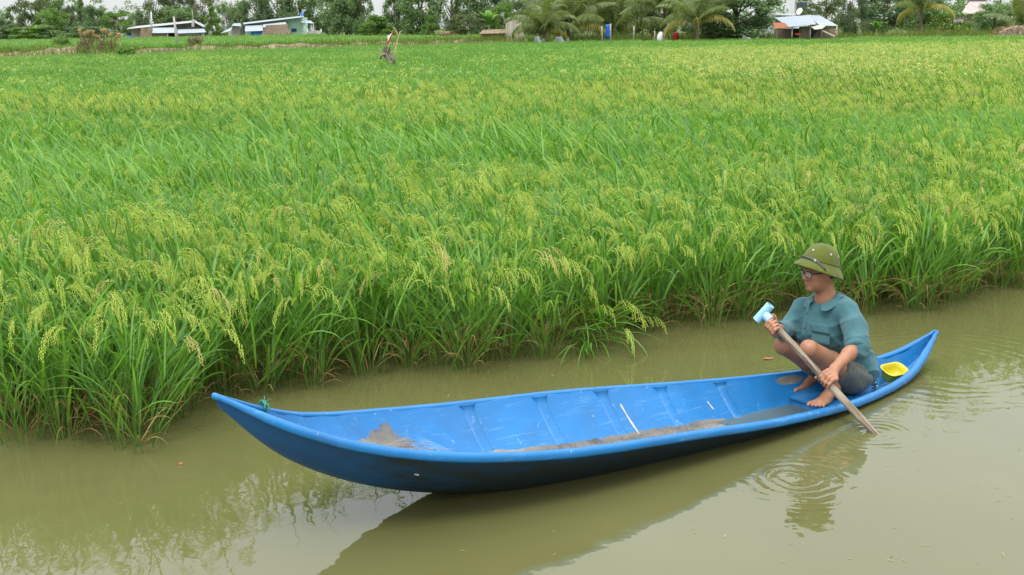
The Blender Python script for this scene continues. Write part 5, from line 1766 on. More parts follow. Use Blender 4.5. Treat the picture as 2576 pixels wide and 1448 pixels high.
# ------------------------------------------------------------------ palms and bananas
m_frond = foliage("palm_frond", (0.085, 0.125, 0.034), (0.195, 0.250, 0.080), 0.35, 0.5, 0.5, 0.4)
m_frond_y = foliage("yellowing_palm_frond", (0.20, 0.20, 0.030), (0.36, 0.33, 0.070), 0.35, 0.5, 0.5, 0.3)
m_banana = foliage("banana_leaf", (0.080, 0.190, 0.030), (0.150, 0.300, 0.055), 0.4, 0.4, 0.5, 0.5)
def frond_mesh(seed, mat, droop):
    """an arching midrib with hanging leaflets on both sides; 1 m long along +x"""
    r = np.random.default_rng(seed)
    n = 34
    t = np.linspace(0, 1, n)
    el = 0.95 - droop * t ** 1.3
    X = np.concatenate([[0], np.cumsum(np.cos(el[:-1]))]) / (n - 1); Z = np.concatenate([[0], np.cumsum(np.sin(el[:-1]))]) / (n - 1)
    V, Q, C = [], [], []
    for i in range(n - 1):
        w = 0.010 * (1 - t[i]) + 0.002; w2 = 0.010 * (1 - t[i + 1]) + 0.002
        k = len(V); V += [(X[i], -w, Z[i]), (X[i], w, Z[i]), (X[i + 1], w2, Z[i + 1]), (X[i + 1], -w2, Z[i + 1])]; Q.append((k, k + 1, k + 2, k + 3)); C += [(.9, 0, 0, 1)] * 4
    for i in range(3, n):
        L = 0.24 * math.sin(math.pi * (0.12 + 0.85 * t[i])) ** 0.7
        for sd_ in (-1, 1):
            d1 = np.array([0.55, sd_ * 0.75, -0.35 + r.normal(0, .1)]); d1 /= np.linalg.norm(d1)
            d2 = np.array([0.30, sd_ * 0.35, -0.95]); d2 /= np.linalg.norm(d2)
            p = np.array([X[i], 0, Z[i]]); m_ = p + d1 * L * 0.5; e = m_ + d2 * L * 0.5
            wv_ = np.array([0.013, 0, 0.006])
            k = len(V); V += [p - wv_ * .6, p + wv_ * .6, m_ + wv_, m_ - wv_, e]; Q += [(k, k + 1, k + 2, k + 3), (k + 3, k + 2, k + 4, k + 4)]; C += [(r.random(), 0, 0, 1)] * 5
    a = Acc(); a.add(np.array(V, float), np.array(Q), np.array(C, float), 0)
    return a.mesh("frond", [mat])
FRONDS = [frond_mesh(i, m_frond, [1.5, 1.9, 2.3, 1.2][i]) for i in range(4)]
FROND_Y = frond_mesh(9, m_frond_y, 2.0)
def palm(px, hub_py, Y, length, nfr, label, upright=0.0, base=0.55, yellow=0, seed=0, fruit=False):
    r = random.Random(seed)
    hub = at_y(px, hub_py, Y)
    o = empty("coconut_palm", (hub.x, Y, base))
    tag(o, label, "palm", "palms beyond the rice field")
    hz_ = hub.z - base
    mb = MB(); mb.tube([(0.12, 0, -0.1), (0.05, 0, hz_ * 0.4), (0, 0, hz_ * 0.8), (0, 0, hz_ + 0.1)], [0.24, 0.17, 0.15, 0.13], 9)
    for k in range(int(hz_ / 0.22)): mb.tube([(0.03, 0, k * 0.22 + 0.1), (0.03, 0, k * 0.22 + 0.16)], 0.19, 9)
    mb.build("trunk", m_bark, o)
    for i in range(nfr):
        a = 2.4 * i + r.uniform(-.2, .2)
        u = i / nfr
        pitch = math.radians(38 - 75 * u + 60 * upright * (1 - u)) + r.uniform(-.08, .08)
        L = length * r.uniform(0.85, 1.1)
        link("frond", FROND_Y if i >= nfr - yellow else FRONDS[(i * 7 + seed) % 4 if not upright else 3], o, (0, 0, hz_), (r.uniform(-.25, .25), -pitch, a), (L, L, L))
    return o
palm(1428, 66, 128, 5.6, 22, "biggest coconut palm, full round crown left of the upright young palm", 0.1, yellow=1, seed=1)
palm(1368, 74, 122, 4.4, 17, "short coconut palm leaning out in front of the plank hut", 0.0, yellow=1, seed=2)
palm(1540, 82, 130, 6.4, 15, "young palm with tall upright fronds above the blue cloth", 0.75, seed=3)
palm(1672, 20, 126, 5.2, 18, "tall coconut palm with drooping fronds in front of the white bags", 0.0, seed=4)
palm(1752, 52, 118, 4.6, 16, "coconut palm with one yellow frond reaching over the dense tree", 0.0, yellow=3, seed=5)
palm(2318, 22, 126, 4.2, 15, "palm with yellowing fronds beside the flowering shrub", 0.2, yellow=2, seed=6)
palm(2570, 64, 118, 4.0, 12, "low palm with upright fronds at the right edge of the picture", 0.6, seed=7)

def banana(px, py_base, Y, h, label, seed, n=9):
    r = random.Random(seed)
    p = at_y(px, py_base, Y)
    o = empty("banana_plant", (p.x, Y, 0.55)); tag(o, label, "banana plant")
    mb = MB(); mb.tube([(0, 0, -0.1), (0.02, 0, h * 0.3), (0, 0, h * 0.55)], [0.14, 0.11, 0.07], 8); mb.build("stem", simple("banana_stem", (0.16, 0.20, 0.06), 0.7, 0.3, 4), o)
    for i in range(n):
        a = i * 2.4 + r.uniform(-.3, .3); L = h * r.uniform(0.45, 0.62); el0 = r.uniform(0.7, 1.35); V, Q, C = [], [], []
        m_ = 9; pos_ = Vector((0, 0, h * 0.52)); el = el0
        for j in range(m_):
            t = j / (m_ - 1); w = 0.19 * L * math.sin(math.pi * min(1, 0.08 + t * 0.9)) ** 0.6 * (0.15 if j == 0 else 1)
            V += [(pos_.x, -w, pos_.z + 0.25 * w), (pos_.x, 0, pos_.z), (pos_.x, w, pos_.z + 0.25 * w)]; C += [(r.random() * .2 + .4, 0, 0, 1)] * 3
            pos_ = pos_ + Vector((math.cos(el), 0, math.sin(el))) * L / (m_ - 1); el -= 1.9 * t / (m_ - 1) * 1.6
        for j in range(m_ - 1): Q += [(3 * j, 3 * j + 1, 3 * j + 4, 3 * j + 3), (3 * j + 1, 3 * j + 2, 3 * j + 5, 3 * j + 4)]
        link("leaf", to_mesh("leaf", V, Q, m_banana, True, None, C), o, rot=(0, 0, a))
banana(1231, 96, 138, 3.6, "light green banana plant standing left of the plank hut", 3)
banana(86, 100, 205, 3.4, "small banana plant at the foot of the left tree belt", 4, 8)
banana(2204, 96, 112, 1.9, "small bright green leafy plant at the field edge right of the shed", 8, 8)

# ------------------------------------------------------------------ houses and sheds
m_tin = simple("pale_corrugated_tin", (0.29, 0.325, 0.36), 0.55, 0.22, 0.5, (1, 6, 1), 0.5)
m_tin_grey = simple("grey_corrugated_roof", (0.34, 0.34, 0.34), 0.75, 0.25, 0.6, (1, 5, 1), 0.3)
m_rust = simple("rusty_tin", (0.30, 0.12, 0.055), 0.85, 0.45, 0.8, (1, 5, 1), 0.2)
m_mint = simple("mint_green_plaster", (0.42, 0.66, 0.48), 0.9, 0.08, 0.4)
m_grey = simple("grey_cement", (0.40, 0.375, 0.34), 0.95, 0.2, 0.5)
m_brown = simple("brown_matting", (0.23, 0.17, 0.115), 0.95, 0.35, 1.0, (3, 1, 1), 0.1, 0.5, 0.04)
m_thatch = simple("grey_thatch", (0.25, 0.20, 0.145), 1.0, 0.45, 2.2, (2, 2, 0.35), 0.05, 0.9, 0.12)
m_darkin = simple("interior_shade_and_dark_ridge", (0.030, 0.028, 0.026), 0.95, 0.3, 1)  # near-black paints the shade of open interiors; the roof ridge shares it
m_bluet = simple("blue_tarpaulin", (0.02, 0.16, 0.55), 0.5, 0.2, 1)
m_wwall = simple("white_plaster", (0.58, 0.60, 0.60), 0.9, 0.05, 0.3)
m_plank = simple("pale_planks", (0.46, 0.42, 0.35), 0.95, 0.35, 1.0, (6, 1, 0.3))
m_post = simple("weathered_post", (0.36, 0.31, 0.24), 0.9, 0.3, 2)
m_white_p = simple("white_plastic", (0.70, 0.72, 0.74), 0.5, 0.1, 2)
m_red = simple("red_plastic", (0.45, 0.035, 0.025), 0.45, 0.15, 2)
m_glass_d = simple("dark_window_glass", (0.06, 0.08, 0.09), 0.1, 0.2, 0.5)

def W(px, py, Y): return at_y(px, py, Y)
def wall(name, poly, Y, depth, mat, parent, org):
    """upright slab with the outline poly (pixels) at distance Y, depth metres thick to the back"""
    f_ = [W(x, y, Y) - org for x, y in poly]; b_ = [v + Vector((0, depth, 0)) for v in f_]
    n = len(poly); fs = [tuple(range(n)), tuple(range(2 * n - 1, n - 1, -1))]
    for i in range(n): fs.append((i, i + n, (i + 1) % n + n, (i + 1) % n))
    return link(name, to_mesh(name, f_ + b_, fs, mat), parent)
def sheet(name, c4, mat, parent, org, ridges=0, thick=0.05):
    """roof sheet between four (px, py, Y) corners: eave left, eave right, ridge right, ridge left"""
    p = [W(*c) - org for c in c4]
    ridges *= 3; thick = thick * 0.5 if thick < 0.1 else thick
    n = max(2, ridges * 2 + 1)
    vs, fs = [], []
    nrm = (p[1] - p[0]).cross(p[3] - p[0]).normalized()
    for i in range(n):
        u = i / (n - 1)
        off = nrm * (thick * (1 if i % 2 else 0))
        vs += [p[0].lerp(p[1], u) + off, p[3].lerp(p[2], u) + off]
    m_ = len(vs)
    vs += [v - nrm * 0.03 for v in vs]
    for i in range(n - 1):
        fs += [(2 * i, 2 * i + 2, 2 * i + 3, 2 * i + 1), (m_ + 2 * i, m_ + 2 * i + 1, m_ + 2 * i + 3, m_ + 2 * i + 2),
               (2 * i, m_ + 2 * i, m_ + 2 * i + 2, 2 * i + 2), (2 * i + 1, 2 * i + 3, m_ + 2 * i + 3, m_ + 2 * i + 1)]
    fs += [(0, 1, m_ + 1, m_), (m_ - 2, 2 * m_ - 2, 2 * m_ - 1, m_ - 1)]
    return link(name, to_mesh(name, vs, fs, mat), parent)
def post(name, px, py0, py1, Y, r, mat, parent, org, lean=0):
    a, b_ = W(px, py1, Y) - org, W(px + lean, py0, Y) - org
    mb = MB(); mb.tube([a, b_], [r, r * 0.8], 7); return mb.build(name, mat, parent, True)
def house(name, px, Y, label, cat="house"):
    p = W(px, 95, Y); o = empty(name, (p.x, Y, 0.6)); tag(o, label, cat); return o, Vector(o.location)

# long low shed
h, og = house("long_shed", 415, 214, "long low grey shed with pale tin awnings and brown mat walls", "shed")
wall("wall", [(330, 100), (509, 100), (509, 71), (484, 57), (330, 72)], 216, 5.0, m_grey, h, og)
sheet("roof", [(318, 74, 213.5), (488, 57, 213.5), (492, 52, 223), (326, 68, 223)], m_tin_grey, h, og, 12)
sheet("roof_slope", [(486, 55.5, 213.8), (517, 72, 213.8), (515, 67, 222), (490, 51, 222)], m_tin_grey, h, og, 4)
wall("parapet", [(482, 68), (488, 68), (488, 49), (482, 50)], 213.2, 0.4, m_grey, h, og)
sheet("awning", [(381, 84, 208.5), (446, 83, 208.5), (444, 70, 213.1), (382, 71, 213.1)], m_tin, h, og, 10)
sheet("awning", [(447, 85, 208.5), (519, 82, 208.5), (513, 73, 213.1), (446, 75, 213.1)], m_tin, h, og, 10)
wall("mat_wall", [(352, 99), (382, 99), (383, 70), (354, 71)], 208.6, 0.15, m_brown, h, og)
wall("mat_wall", [(383, 99), (422, 99), (422, 85), (383, 85)], 209.0, 0.15, m_brown, h, og)
wall("doorway", [(422, 99), (447, 99), (447, 84), (422, 84)], 212.0, 0.15, m_darkin, h, og)  # dark slab paints the shade inside the opening
wall("low_wall", [(448, 99), (512, 99), (512, 88), (448, 88)], 210.0, 0.2, m_grey, h, og)
post("post", 422, 84, 99, 208.7, 0.09, m_post, h, og); post("post", 447, 84, 99, 208.7, 0.09, m_post, h, og); post("post", 512, 83, 99, 208.7, 0.09, m_post, h, og)
wall("blue_bucket", [(319, 96), (328, 96), (328, 90), (319, 90)], 206, 0.5, m_bluet, h, og)
# lean-to shed
h, og = house("lean_to_shed", 582, 212, "small broken grey lean-to left of the green house", "shed")
wall("wall", [(576, 97), (607, 97), (600, 62), (585, 66), (575, 80)], 212, 3.0, m_grey, h, og)
sheet("roof", [(554, 85, 209), (580, 78, 209), (586, 66, 212), (583, 68, 212)], m_tin, h, og, 4)
sheet("roof", [(583, 65, 211), (606, 67, 211), (605, 59, 214), (587, 60, 214)], m_tin, h, og, 4)
# green house
h, og = house("green_house", 700, 208, "mint green house with sloping tin roof, porch and blue dish")
wall("wall", [(618, 96), (760, 96), (759, 44), (619, 62)], 212, 6.0, m_mint, h, og)
sheet("roof", [(612, 62, 210.5), (764, 43.5, 210.5), (764, 40, 219), (612, 58, 219)], m_tin, h, og, 14)
sheet("awning", [(616, 80, 205), (662, 78, 205), (660, 61, 211.8), (617, 63, 211.8)], m_tin, h, og, 8)
sheet("awning", [(662, 70, 207), (724, 66, 207), (716, 53, 211.8), (661, 60, 211.8)], m_tin_grey, h, og, 8)
w_ = wall("window", [(733, 81), (746, 80.5), (746, 72), (733, 72.5)], 211.9, 0.08, m_bluet, h, og)
wall("pane", [(734.5, 79.5), (744.5, 79), (744.5, 73.5), (734.5, 74)], 211.85, 0.04, m_glass_d, w_, og)
wall("tarpaulin", [(632, 92), (661, 92), (660, 77), (631, 79)], 205.6, 0.1, m_bluet, h, og)
sheet("porch_roof", [(758, 57, 208), (790, 60, 208), (782, 53, 214), (759, 51, 214)], m_tin, h, og, 4)
for px in (766, 783, 788): post("porch_column", px, 58, 90, 208.4, 0.12, m_wwall, h, og)
wall("porch_floor", [(757, 94), (812, 94), (812, 87), (757, 87)], 208, 4.0, m_grey, h, og)
b_ = wall("balustrade", [(772, 87), (810, 87), (810, 77), (772, 79)], 208.1, 0.08, m_grey, h, og)
for px in (774, 808): post("baluster_post", px, 74, 88, 208.0, 0.12, m_wwall, b_, og)
# satellite dishes
def dish(px, py, Y, r, mat, label, face):
    c = W(px, py, Y); o = empty("satellite_dish", c); tag(o, label, "satellite dish")
    vs, fs = [(0, 0, 0)], []
    q = Vector((0, 0, 1)).rotation_difference(Vector(face).normalized())
    for k in range(1, 5):
        for i in range(20):
            a = 2 * math.pi * i / 20; rr = r * k / 4
            vs.append(q @ Vector((rr * math.cos(a), rr * math.sin(a), 0.28 * rr * rr / r)))
    for i in range(20): fs.append((0, 1 + i, 1 + (i + 1) % 20))
    for k in range(3):
        for i in range(20): j = (i + 1) % 20; fs.append((1 + k * 20 + i, 1 + (k + 1) * 20 + i, 1 + (k + 1) * 20 + j, 1 + k * 20 + j))
    vs = [Vector(v) for v in vs]
    d_ = link("reflector", to_mesh("reflector", vs, fs, mat, True), o)
    sl = d_.modifiers.new("thick", 'SOLIDIFY'); sl.thickness = 0.03
    mb = MB(); f_ = Vector(face).normalized() * r * 0.8; mb.tube([q @ Vector((r * .9, 0, .2 * r)), f_], 0.02, 5); mb.tube([f_, f_ * 1.12], 0.05, 6); mb.build("feed_arm", m_post, o)
    mb = MB(); mb.tube([(0, 0.1, 0), (0, 0.15, -r * 1.5)], 0.05, 6); mb.build("mast", m_post, o)
dish(759.5, 37, 211, 0.34, m_bluet, "small blue satellite dish on the corner of the green house roof", (-0.55, -0.75, 0.35))
dish(2012, 30, 116, 0.32, m_white_p, "white satellite dish above the tin roof at the right", (-0.75, -0.55, 0.4))
# thatched hut
h, og = house("thatched_hut", 696, 203, "small hut with a heavy grey thatch in front of the green house", "hut")
sheet("thatch", [(660, 86, 200), (731, 84, 200), (722, 63, 204), (670, 66, 204)], m_thatch, h, og, 16, 0.16)
wall("wall", [(664, 96), (726, 96), (726, 80), (664, 80)], 201.3, 2.5, m_brown, h, og)
sheet("back_thatch", [(670, 66, 204.1), (722, 63, 204.1), (731, 84, 208), (660, 86, 208)], m_thatch, h, og, 10, 0.16)
r = np.random.default_rng(31); n = 1500
u, v = r.random(n), r.random(n)
c4 = [np.array(W(*c) - og) for c in ((660, 86, 200), (731, 84, 200), (722, 63, 204), (670, 66, 204))]
bs_ = (c4[0] * (1 - u)[:, None] + c4[1] * u[:, None]) * (1 - v)[:, None] + (c4[3] * (1 - u)[:, None] + c4[2] * u[:, None]) * v[:, None] + np.array([0, -0.05, 0.12])
V, Q, C, _, _ = blades(r, bs_, -1.5708 + r.normal(0, .25, n), r.uniform(1.9, 2.3, n), r.uniform(0.1, .6, n), r.uniform(.5, 1.0, n), np.full(n, .07), 3, False)
acc = Acc(); acc.add(V, Q, C, 0)
m_thst = foliage("thatch_straw", (0.16, 0.13, 0.09), (0.33, 0.27, 0.19), 0.1, 0.95, 0.4, 0.05)
link("thatch_straw", acc.mesh("thatch_straw", [m_thst]), h)["kind"] = "stuff"
# utility pole and bare poles
def pole(px0, py0, px1, py1, Y, r, mat, label, base=None):
    a, b_ = W(px1, py1, Y), W(px0, py0, Y)
    o = empty("utility_pole", a); tag(o, label, "pole")
    mb = MB(); mb.tube([Vector((0, 0, -0.5)), (b_ - a) * 0.5, b_ - a], [r, r * 0.85, r * 0.7], 8); mb.build("shaft", mat, o, True)
    mb = MB(); mb.tube([(b_ - a) * 0.99, (b_ - a) * 1.0 + Vector((0, 0, 0.02))], r * 0.74, 8); mb.build("cap", mat, o, True)
pole(437, 42, 446, 114, 118, 0.13, m_grey, "leaning concrete pole on the dyke in front of the long shed")
pole(380, 30, 382, 70, 206, 0.13, m_wwall, "thin white pole above the left part of the long shed")
pole(483, 24, 486, 52, 218, 0.08, m_post, "thin bare pole behind the right end of the long shed")
# plank hut behind the palms
h, og = house("plank_hut", 1296, 134, "hut of pale upright planks half hidden by the short palm", "hut")
for i in range(9):
    x0 = 1272 + i * 5.1; tp = 44 + abs(i - 3) * 2.5 + (i % 3) * 1.2
    wall("plank", [(x0, 100), (x0 + 4.6, 100), (x0 + 4.6, tp + 0.6), (x0, tp)], 134 + 0.05 * (i % 2), 0.06, m_plank, h, og)
wall("back_wall", [(1273, 99), (1317, 99), (1317, 56), (1273, 56)], 134.3, 3.0, m_brown, h, og)
sheet("side_roof", [(1205, 86, 133), (1272, 84, 133), (1272, 74, 137), (1215, 76, 137)], m_brown, h, og, 6)
wall("side_wall", [(1208, 99), (1271, 99), (1271, 85), (1208, 86)], 134.2, 2.0, m_brown, h, og)
# straw heap, blue cloth, bags, red barrel, nets
def heap(px, Y, w, hgt, mat, label, cat, name="straw_heap", base=0.55, seed=0):
    r = np.random.default_rng(seed); p = W(px, 95, Y)
    n = 900
    a = r.random(n) * 6.283; rr = np.sqrt(r.random(n)); hh = (1 - rr ** 2) ** 0.7 * hgt * r.uniform(0.7, 1.0, n)
    bs_ = np.stack([rr * np.cos(a) * w / 2, rr * np.sin(a) * w / 3, hh * 0.8], -1)
    V, Q, C, _, _ = blades(r, bs_, a + r.normal(0, .5, n), r.uniform(0.6, 1.6, n), r.uniform(0.3, 1.2, n), r.uniform(0.3, 0.7, n), np.full(n, 0.05), 3, False)
    acc = Acc(); acc.add(V, Q, C, 0)
    o = empty(name, (p.x, Y, base)); tag(o, label, cat)
    link("straw", acc.mesh("straw", [mat]), o)["kind"] = "stuff"
    vs, fs = [(0, 0, hgt * 0.85)], []
    for k in range(1, 6):
        for i in range(16):
            t = k / 5; vs.append((t * math.cos(i * .3927) * w / 2.1, t * math.sin(i * .3927) * w / 3.1, hgt * 0.85 * (1 - t ** 2) ** 0.7 - (0.05 if k == 5 else 0)))
    for i in range(16): fs.append((0, 1 + i, 1 + (i + 1) % 16))
    for k in range(4):
        for i in range(16): j = (i + 1) % 16; fs.append((1 + k * 16 + i, 17 + k * 16 + i, 17 + k * 16 + j, 1 + k * 16 + j))
    link("core", to_mesh("core", vs, fs, m_thatch, True), o)
m_strw = foliage("brown_straw", (0.16, 0.09, 0.045), (0.34, 0.21, 0.11), 0.1, 0.9, 0.5, 0.1)
heap(1126, 158, 2.4, 1.5, m_strw, "rusty brown straw heap left of the feathery acacia", "straw heap", seed=3)
heap(2560, 112, 4.6, 1.25, m_strw, "brown heap of dry branches at the right edge of the field", "brush heap", "brush_heap", seed=4)
def hang(px0, px1, py0, py1, Y, mat, label, name, cat):
    vs, fs = [], []
    org = W((px0 + px1) / 2, py1, Y)
    for i in range(9):
        for j in range(7):
            u, v = i / 8, j / 6
            sag = 0.0 if name == 'hanging_cloth' else (0.22 * math.sin(u * 7.3 + px0) + 0.14 * math.sin(u * 17 + px1)) * (1 - v)
            vs.append(W(px0 + (px1 - px0) * u, py0 + (py1 - py0) * v, Y) - org + Vector((0, 0.16 * math.sin(u * 9) * (0.3 + v), sag)))
    for i in range(8):
        for j in range(6): fs.append((i * 7 + j, i * 7 + j + 1, (i + 1) * 7 + j + 1, (i + 1) * 7 + j))
    o = link(name, to_mesh(name, vs, fs, mat, True), loc=org); sl = o.modifiers.new("thick", 'SOLIDIFY'); sl.thickness = 0.02
    tag(o, label, cat); return o
hang(1524, 1534, 62, 98, 124, m_bluet, "narrow blue cloth hanging on a post among the palms", "hanging_cloth", "cloth")
m_net = simple("pale_grey_net", (0.26, 0.29, 0.28), 0.8, 0.2, 3)
hang(1344, 1370, 97, 108, 119, m_net, "pale net sagging at the field edge under the short palm", "net_fence", "net")
hang(1394, 1432, 97, 107, 120, m_net, "pale net sagging at the field edge under the biggest palm", "net_fence", "net")
hang(1866, 1910, 97, 104, 116, m_net, "grey net lying at the foot of the big dense tree", "net_fence", "net")
for k, (px, t0) in enumerate(((1515, 66), (1536, 60), (1594, 66), (1648, 78), (1352, 84))):
    a = W(px, 100, 122.5); b_ = W(px + (k % 3 - 1), t0, 122.5)
    mb = MB(); mb.tube([(0, 0, -0.6), (b_ - a) * 0.5, b_ - a], [0.09, 0.08, 0.07], 7)
    tag(mb.build("fence_post", m_post, None, True, loc=a), ["grey post left of the hanging blue cloth", "grey post right of the hanging blue cloth", "tall grey post between upright palm and drooping palm", "short grey post left of the white bags", "grey post under the short palm"][k], "post", "posts at the palms")
mb = MB(); mb.tube([(0, 0, 0), (0, 0, 0.06), (0, 0, 0.45), (0, 0, 0.5), (0, 0, 0.85), (0, 0, 0.9)], [0.26, 0.28, 0.28, 0.295, 0.28, 0.26], 18)
p = W(1700, 95, 121); tag(mb.build("barrel", m_red, None, True, loc=(p.x, 121, 0.55)), "red plastic barrel beside the white bags under the palm", "barrel")
for k, px in enumerate((1662, 1670)):
    p = W(px, 95, 121.5 + 0.4 * k); vs = []
    mb = MB(); mb.tube([(0, 0, 0), (0.03, 0, 0.12), (-0.03, 0, 0.45), (0.03, 0, 0.75), (0.05, 0, 0.9), (0.08, 0, 0.98)], [0.28, 0.36, 0.34, 0.27, 0.14, 0.05], 12)
    tag(mb.build("sack", m_white_p, None, True, loc=(p.x, 121.5 + 0.4 * k, 0.55)), ["white sack standing left under the drooping palm", "white sack standing nearest the red barrel"][k], "sack", "white sacks")

# tin-roofed shed at the right
h, og = house("tin_roofed_shed", 2030, 112, "open shed with pale tin roof and one rusty sheet at the right", "shed")
sheet("roof_sheet", [(1984, 68.5, 109.5), (2054, 61.5, 109.5), (2036, 38.5, 116), (1949, 45, 116)], m_tin, h, og, 12)
sheet("roof_sheet", [(2062, 64.5, 110), (2109, 66, 110), (2064, 40.5, 116), (2030, 38, 116)], m_tin, h, og, 8)
sheet("rusty_sheet", [(1950, 73, 109), (1986, 69.5, 109), (1974, 58, 112), (1944, 58, 112)], m_rust, h, og, 6)["label"] = "rusty red-brown roof sheet"
sheet("eave_sheet", [(2050, 75, 108.6), (2068, 73, 108.6), (2078, 65, 110), (2036, 64, 110)], m_plank, h, og, 4)
for px, t0 in ((1953, 72), (1992, 68), (2038, 66), (2066, 70), (2104, 67)): post("post", px, t0, 98, 109.8, 0.07, m_post, h, og, 1)
wall("thatch_wall", [(2010, 97), (2038, 97), (2037, 66), (2012, 68)], 110.6, 0.2, m_thatch, h, og)
wall("thatch_wall", [(1952, 97), (1990, 97), (1990, 74), (1952, 76)], 112.5, 0.2, m_brown, h, og)
wall("thatch_wall", [(2044, 98), (2104, 98), (2103, 72), (2060, 74)], 113.5, 0.2, m_brown, h, og)
wall("back_wall", [(1950, 98), (2105, 98), (2105, 70), (1950, 74)], 116, 0.2, m_darkin, h, og)  # near-black sheet paints the shade behind the open front
mb = MB(); mb.tube([W(2070, 79, 109) - og, W(2100, 93, 108.6) - og], 0.08, 6); mb.build("leaning_pole", m_post, h)
wall("red_basin", [(2002, 89), (2013, 89), (2014, 84), (2001, 84)], 109.9, 0.4, m_red, h, og)
# white building
h, og = house("white_building", 1995, 150, "tall plain white building behind the tin-roofed shed", "building")
wall("wall", [(1940, 95), (2052, 95), (2052, -45), (1940, -45)], 150, 8.0, m_wwall, h, og)
w_ = wall("window", [(2003, 38), (2030, 38), (2030, 6), (2003, 6)], 149.9, 0.12, m_glass_d, h, og)
wall("window_frame", [(2001, 40), (2003.5, 40), (2003.5, 5), (2001, 5)], 149.82, 0.2, m_post, w_, og)
wall("sill", [(2001, 41), (2032, 41), (2032, 39), (2001, 39)], 149.75, 0.25, m_wwall, w_, og)
sheet("low_roof", [(1948, 38, 146), (2006, 40, 146), (1998, 33, 149.8), (1948, 28, 149.8)], m_tin_grey, h, og, 6)
# rusty roof at the far right
h, og = house("rusty_roofed_house", 2455, 142, "house with a rust-streaked tin roof above the flowering shrub")
m_rtin = simple("rust_streaked_tin", (0.46, 0.37, 0.34), 0.8, 0.35, 0.7, (6, 1, 1), 0.3)
sheet("roof", [(2418, 34, 140), (2486, 36, 140), (2478, 3, 148), (2440, 3, 148)], m_rtin, h, og, 12)
sheet("ridge", [(2436, 4.5, 147.5), (2480, 4.5, 147.5), (2480, 0.5, 148), (2436, 0.5, 148)], m_darkin, h, og)
wall("wall", [(2422, 95), (2482, 95), (2482, 38), (2422, 38)], 142, 6, m_grey, h, og)

# ------------------------------------------------------------------ scarecrow with flag
p = W(977, 165, 48.6)
sc_ = empty("scarecrow", (p.x, 48.6, 0)); tag(sc_, "scarecrow of an old grey shirt and dark helmet with a torn flag", "scarecrow")
SO = Vector(sc_.location)
def Sp(px, py, dy=0.0): return W(px, py, 48.6 + dy) - SO
m_rag = simple("old_grey_brown_cloth", (0.21, 0.185, 0.15), 0.95, 0.3, 6, None, 0.1, 0.8, 0.03)
rings_ = [((986, 178), .12, .09), ((985, 166), .17, .12), ((982, 152), .17, .12), ((978, 142), .18, .12), ((975, 134), .17, .10), ((974, 129), .07, .07)]
vs, fs = [], []
for (c, rx, ry) in rings_:
    c0 = Sp(*c)
    for i in range(16):
        a = 2 * math.pi * i / 16; k = 1 + 0.12 * math.sin(3 * a + c[1])
        vs.append(c0 + Vector((rx * math.cos(a) * k, ry * math.sin(a) * k, 0)))
for k in range(len(rings_) - 1):
    for i in range(16): j = (i + 1) % 16; fs.append((k * 16 + i, k * 16 + j, (k + 1) * 16 + j, (k + 1) * 16 + i))
link("shirt", to_mesh("shirt", vs, fs, m_rag, True), sc_)
mb = MB(); mb.tube([Sp(972, 137), Sp(964, 138, -.1), Sp(958, 141, -.12), Sp(957, 150, -.12)], [0.07, 0.055, 0.06, 0.045], 9); mb.build("sleeve", m_rag, sc_, True)
mb = MB(); mb.tube([Sp(979, 137), Sp(989, 149, -.1), Sp(994, 160, -.12)], [0.07, 0.06, 0.05], 9); mb.build("sleeve", m_rag, sc_, True)
mb = MB(); mb.tube([Sp(984, 190), Sp(976, 120)], 0.03, 6); mb.tube([Sp(952, 124), Sp(985, 142)], 0.02, 6); mb.build("stick_frame", m_post, sc_)
m_khaki = simple("dark_khaki_felt", (0.075, 0.072, 0.045), 0.9, 0.25, 8)
vs, fs = [], []; c0 = Sp(974, 128)
for (rr, z) in ((0.0, .175), (.07, .165), (.115, .12), (.125, .06), (.13, .03), (.165, .0), (.16, -.012)):
    for i in range(20): a = 2 * math.pi * i / 20; vs.append(c0 + Vector((rr * math.cos(a), rr * math.sin(a), z)))
for k in range(6):
    for i in range(20): j = (i + 1) % 20; fs.append((k * 20 + i, (k + 1) * 20 + i, (k + 1) * 20 + j, k * 20 + j))
link("helmet", to_mesh("helmet", vs, fs, m_khaki, True), sc_)
m_stick = simple("bare_pale_stick", (0.50, 0.40, 0.22), 0.8, 0.25, 8)
mb = MB(); mb.tube([Sp(988, 160, -.25), Sp(994, 128, -.25), Sp(1001, 96, -.25), Sp(1007, 79, -.25)], [0.028, 0.024, 0.02, 0.012], 6)
mb.tube([Sp(1001, 95, -.25), Sp(999, 84, -.25), Sp(990, 69, -.25)], [0.02, 0.016, 0.01], 6); mb.build("forked_stick", m_stick, sc_, True)
mb = MB(); mb.tube([Sp(972, 137, -.2), Sp(989, 76, -.2)], 0.01, 5); mb.build("flag_stick", m_stick, sc_)
m_flagr = simple("red_cloth", (0.55, 0.04, 0.03), 0.8, 0.2, 10); m_flagw = simple("white_cloth", (0.75, 0.74, 0.75), 0.8, 0.08, 10)
def rag(name, pts, mat, dy):
    vs = [Sp(x, y, dy + 0.03 * math.sin(x)) for x, y in pts]; o = link(name, to_mesh(name, vs, [tuple(range(len(pts)))], mat), sc_); sl = o.modifiers.new("thick", 'SOLIDIFY'); sl.thickness = 0.012; return o
rag("flag", [(989, 77), (986, 90), (981, 105), (973, 110), (976, 98), (983, 86)], m_flagr, -.21)
rag("white_strip", [(986, 84), (980, 96), (977, 104), (974, 92), (980, 88)], m_flagw, -.235)

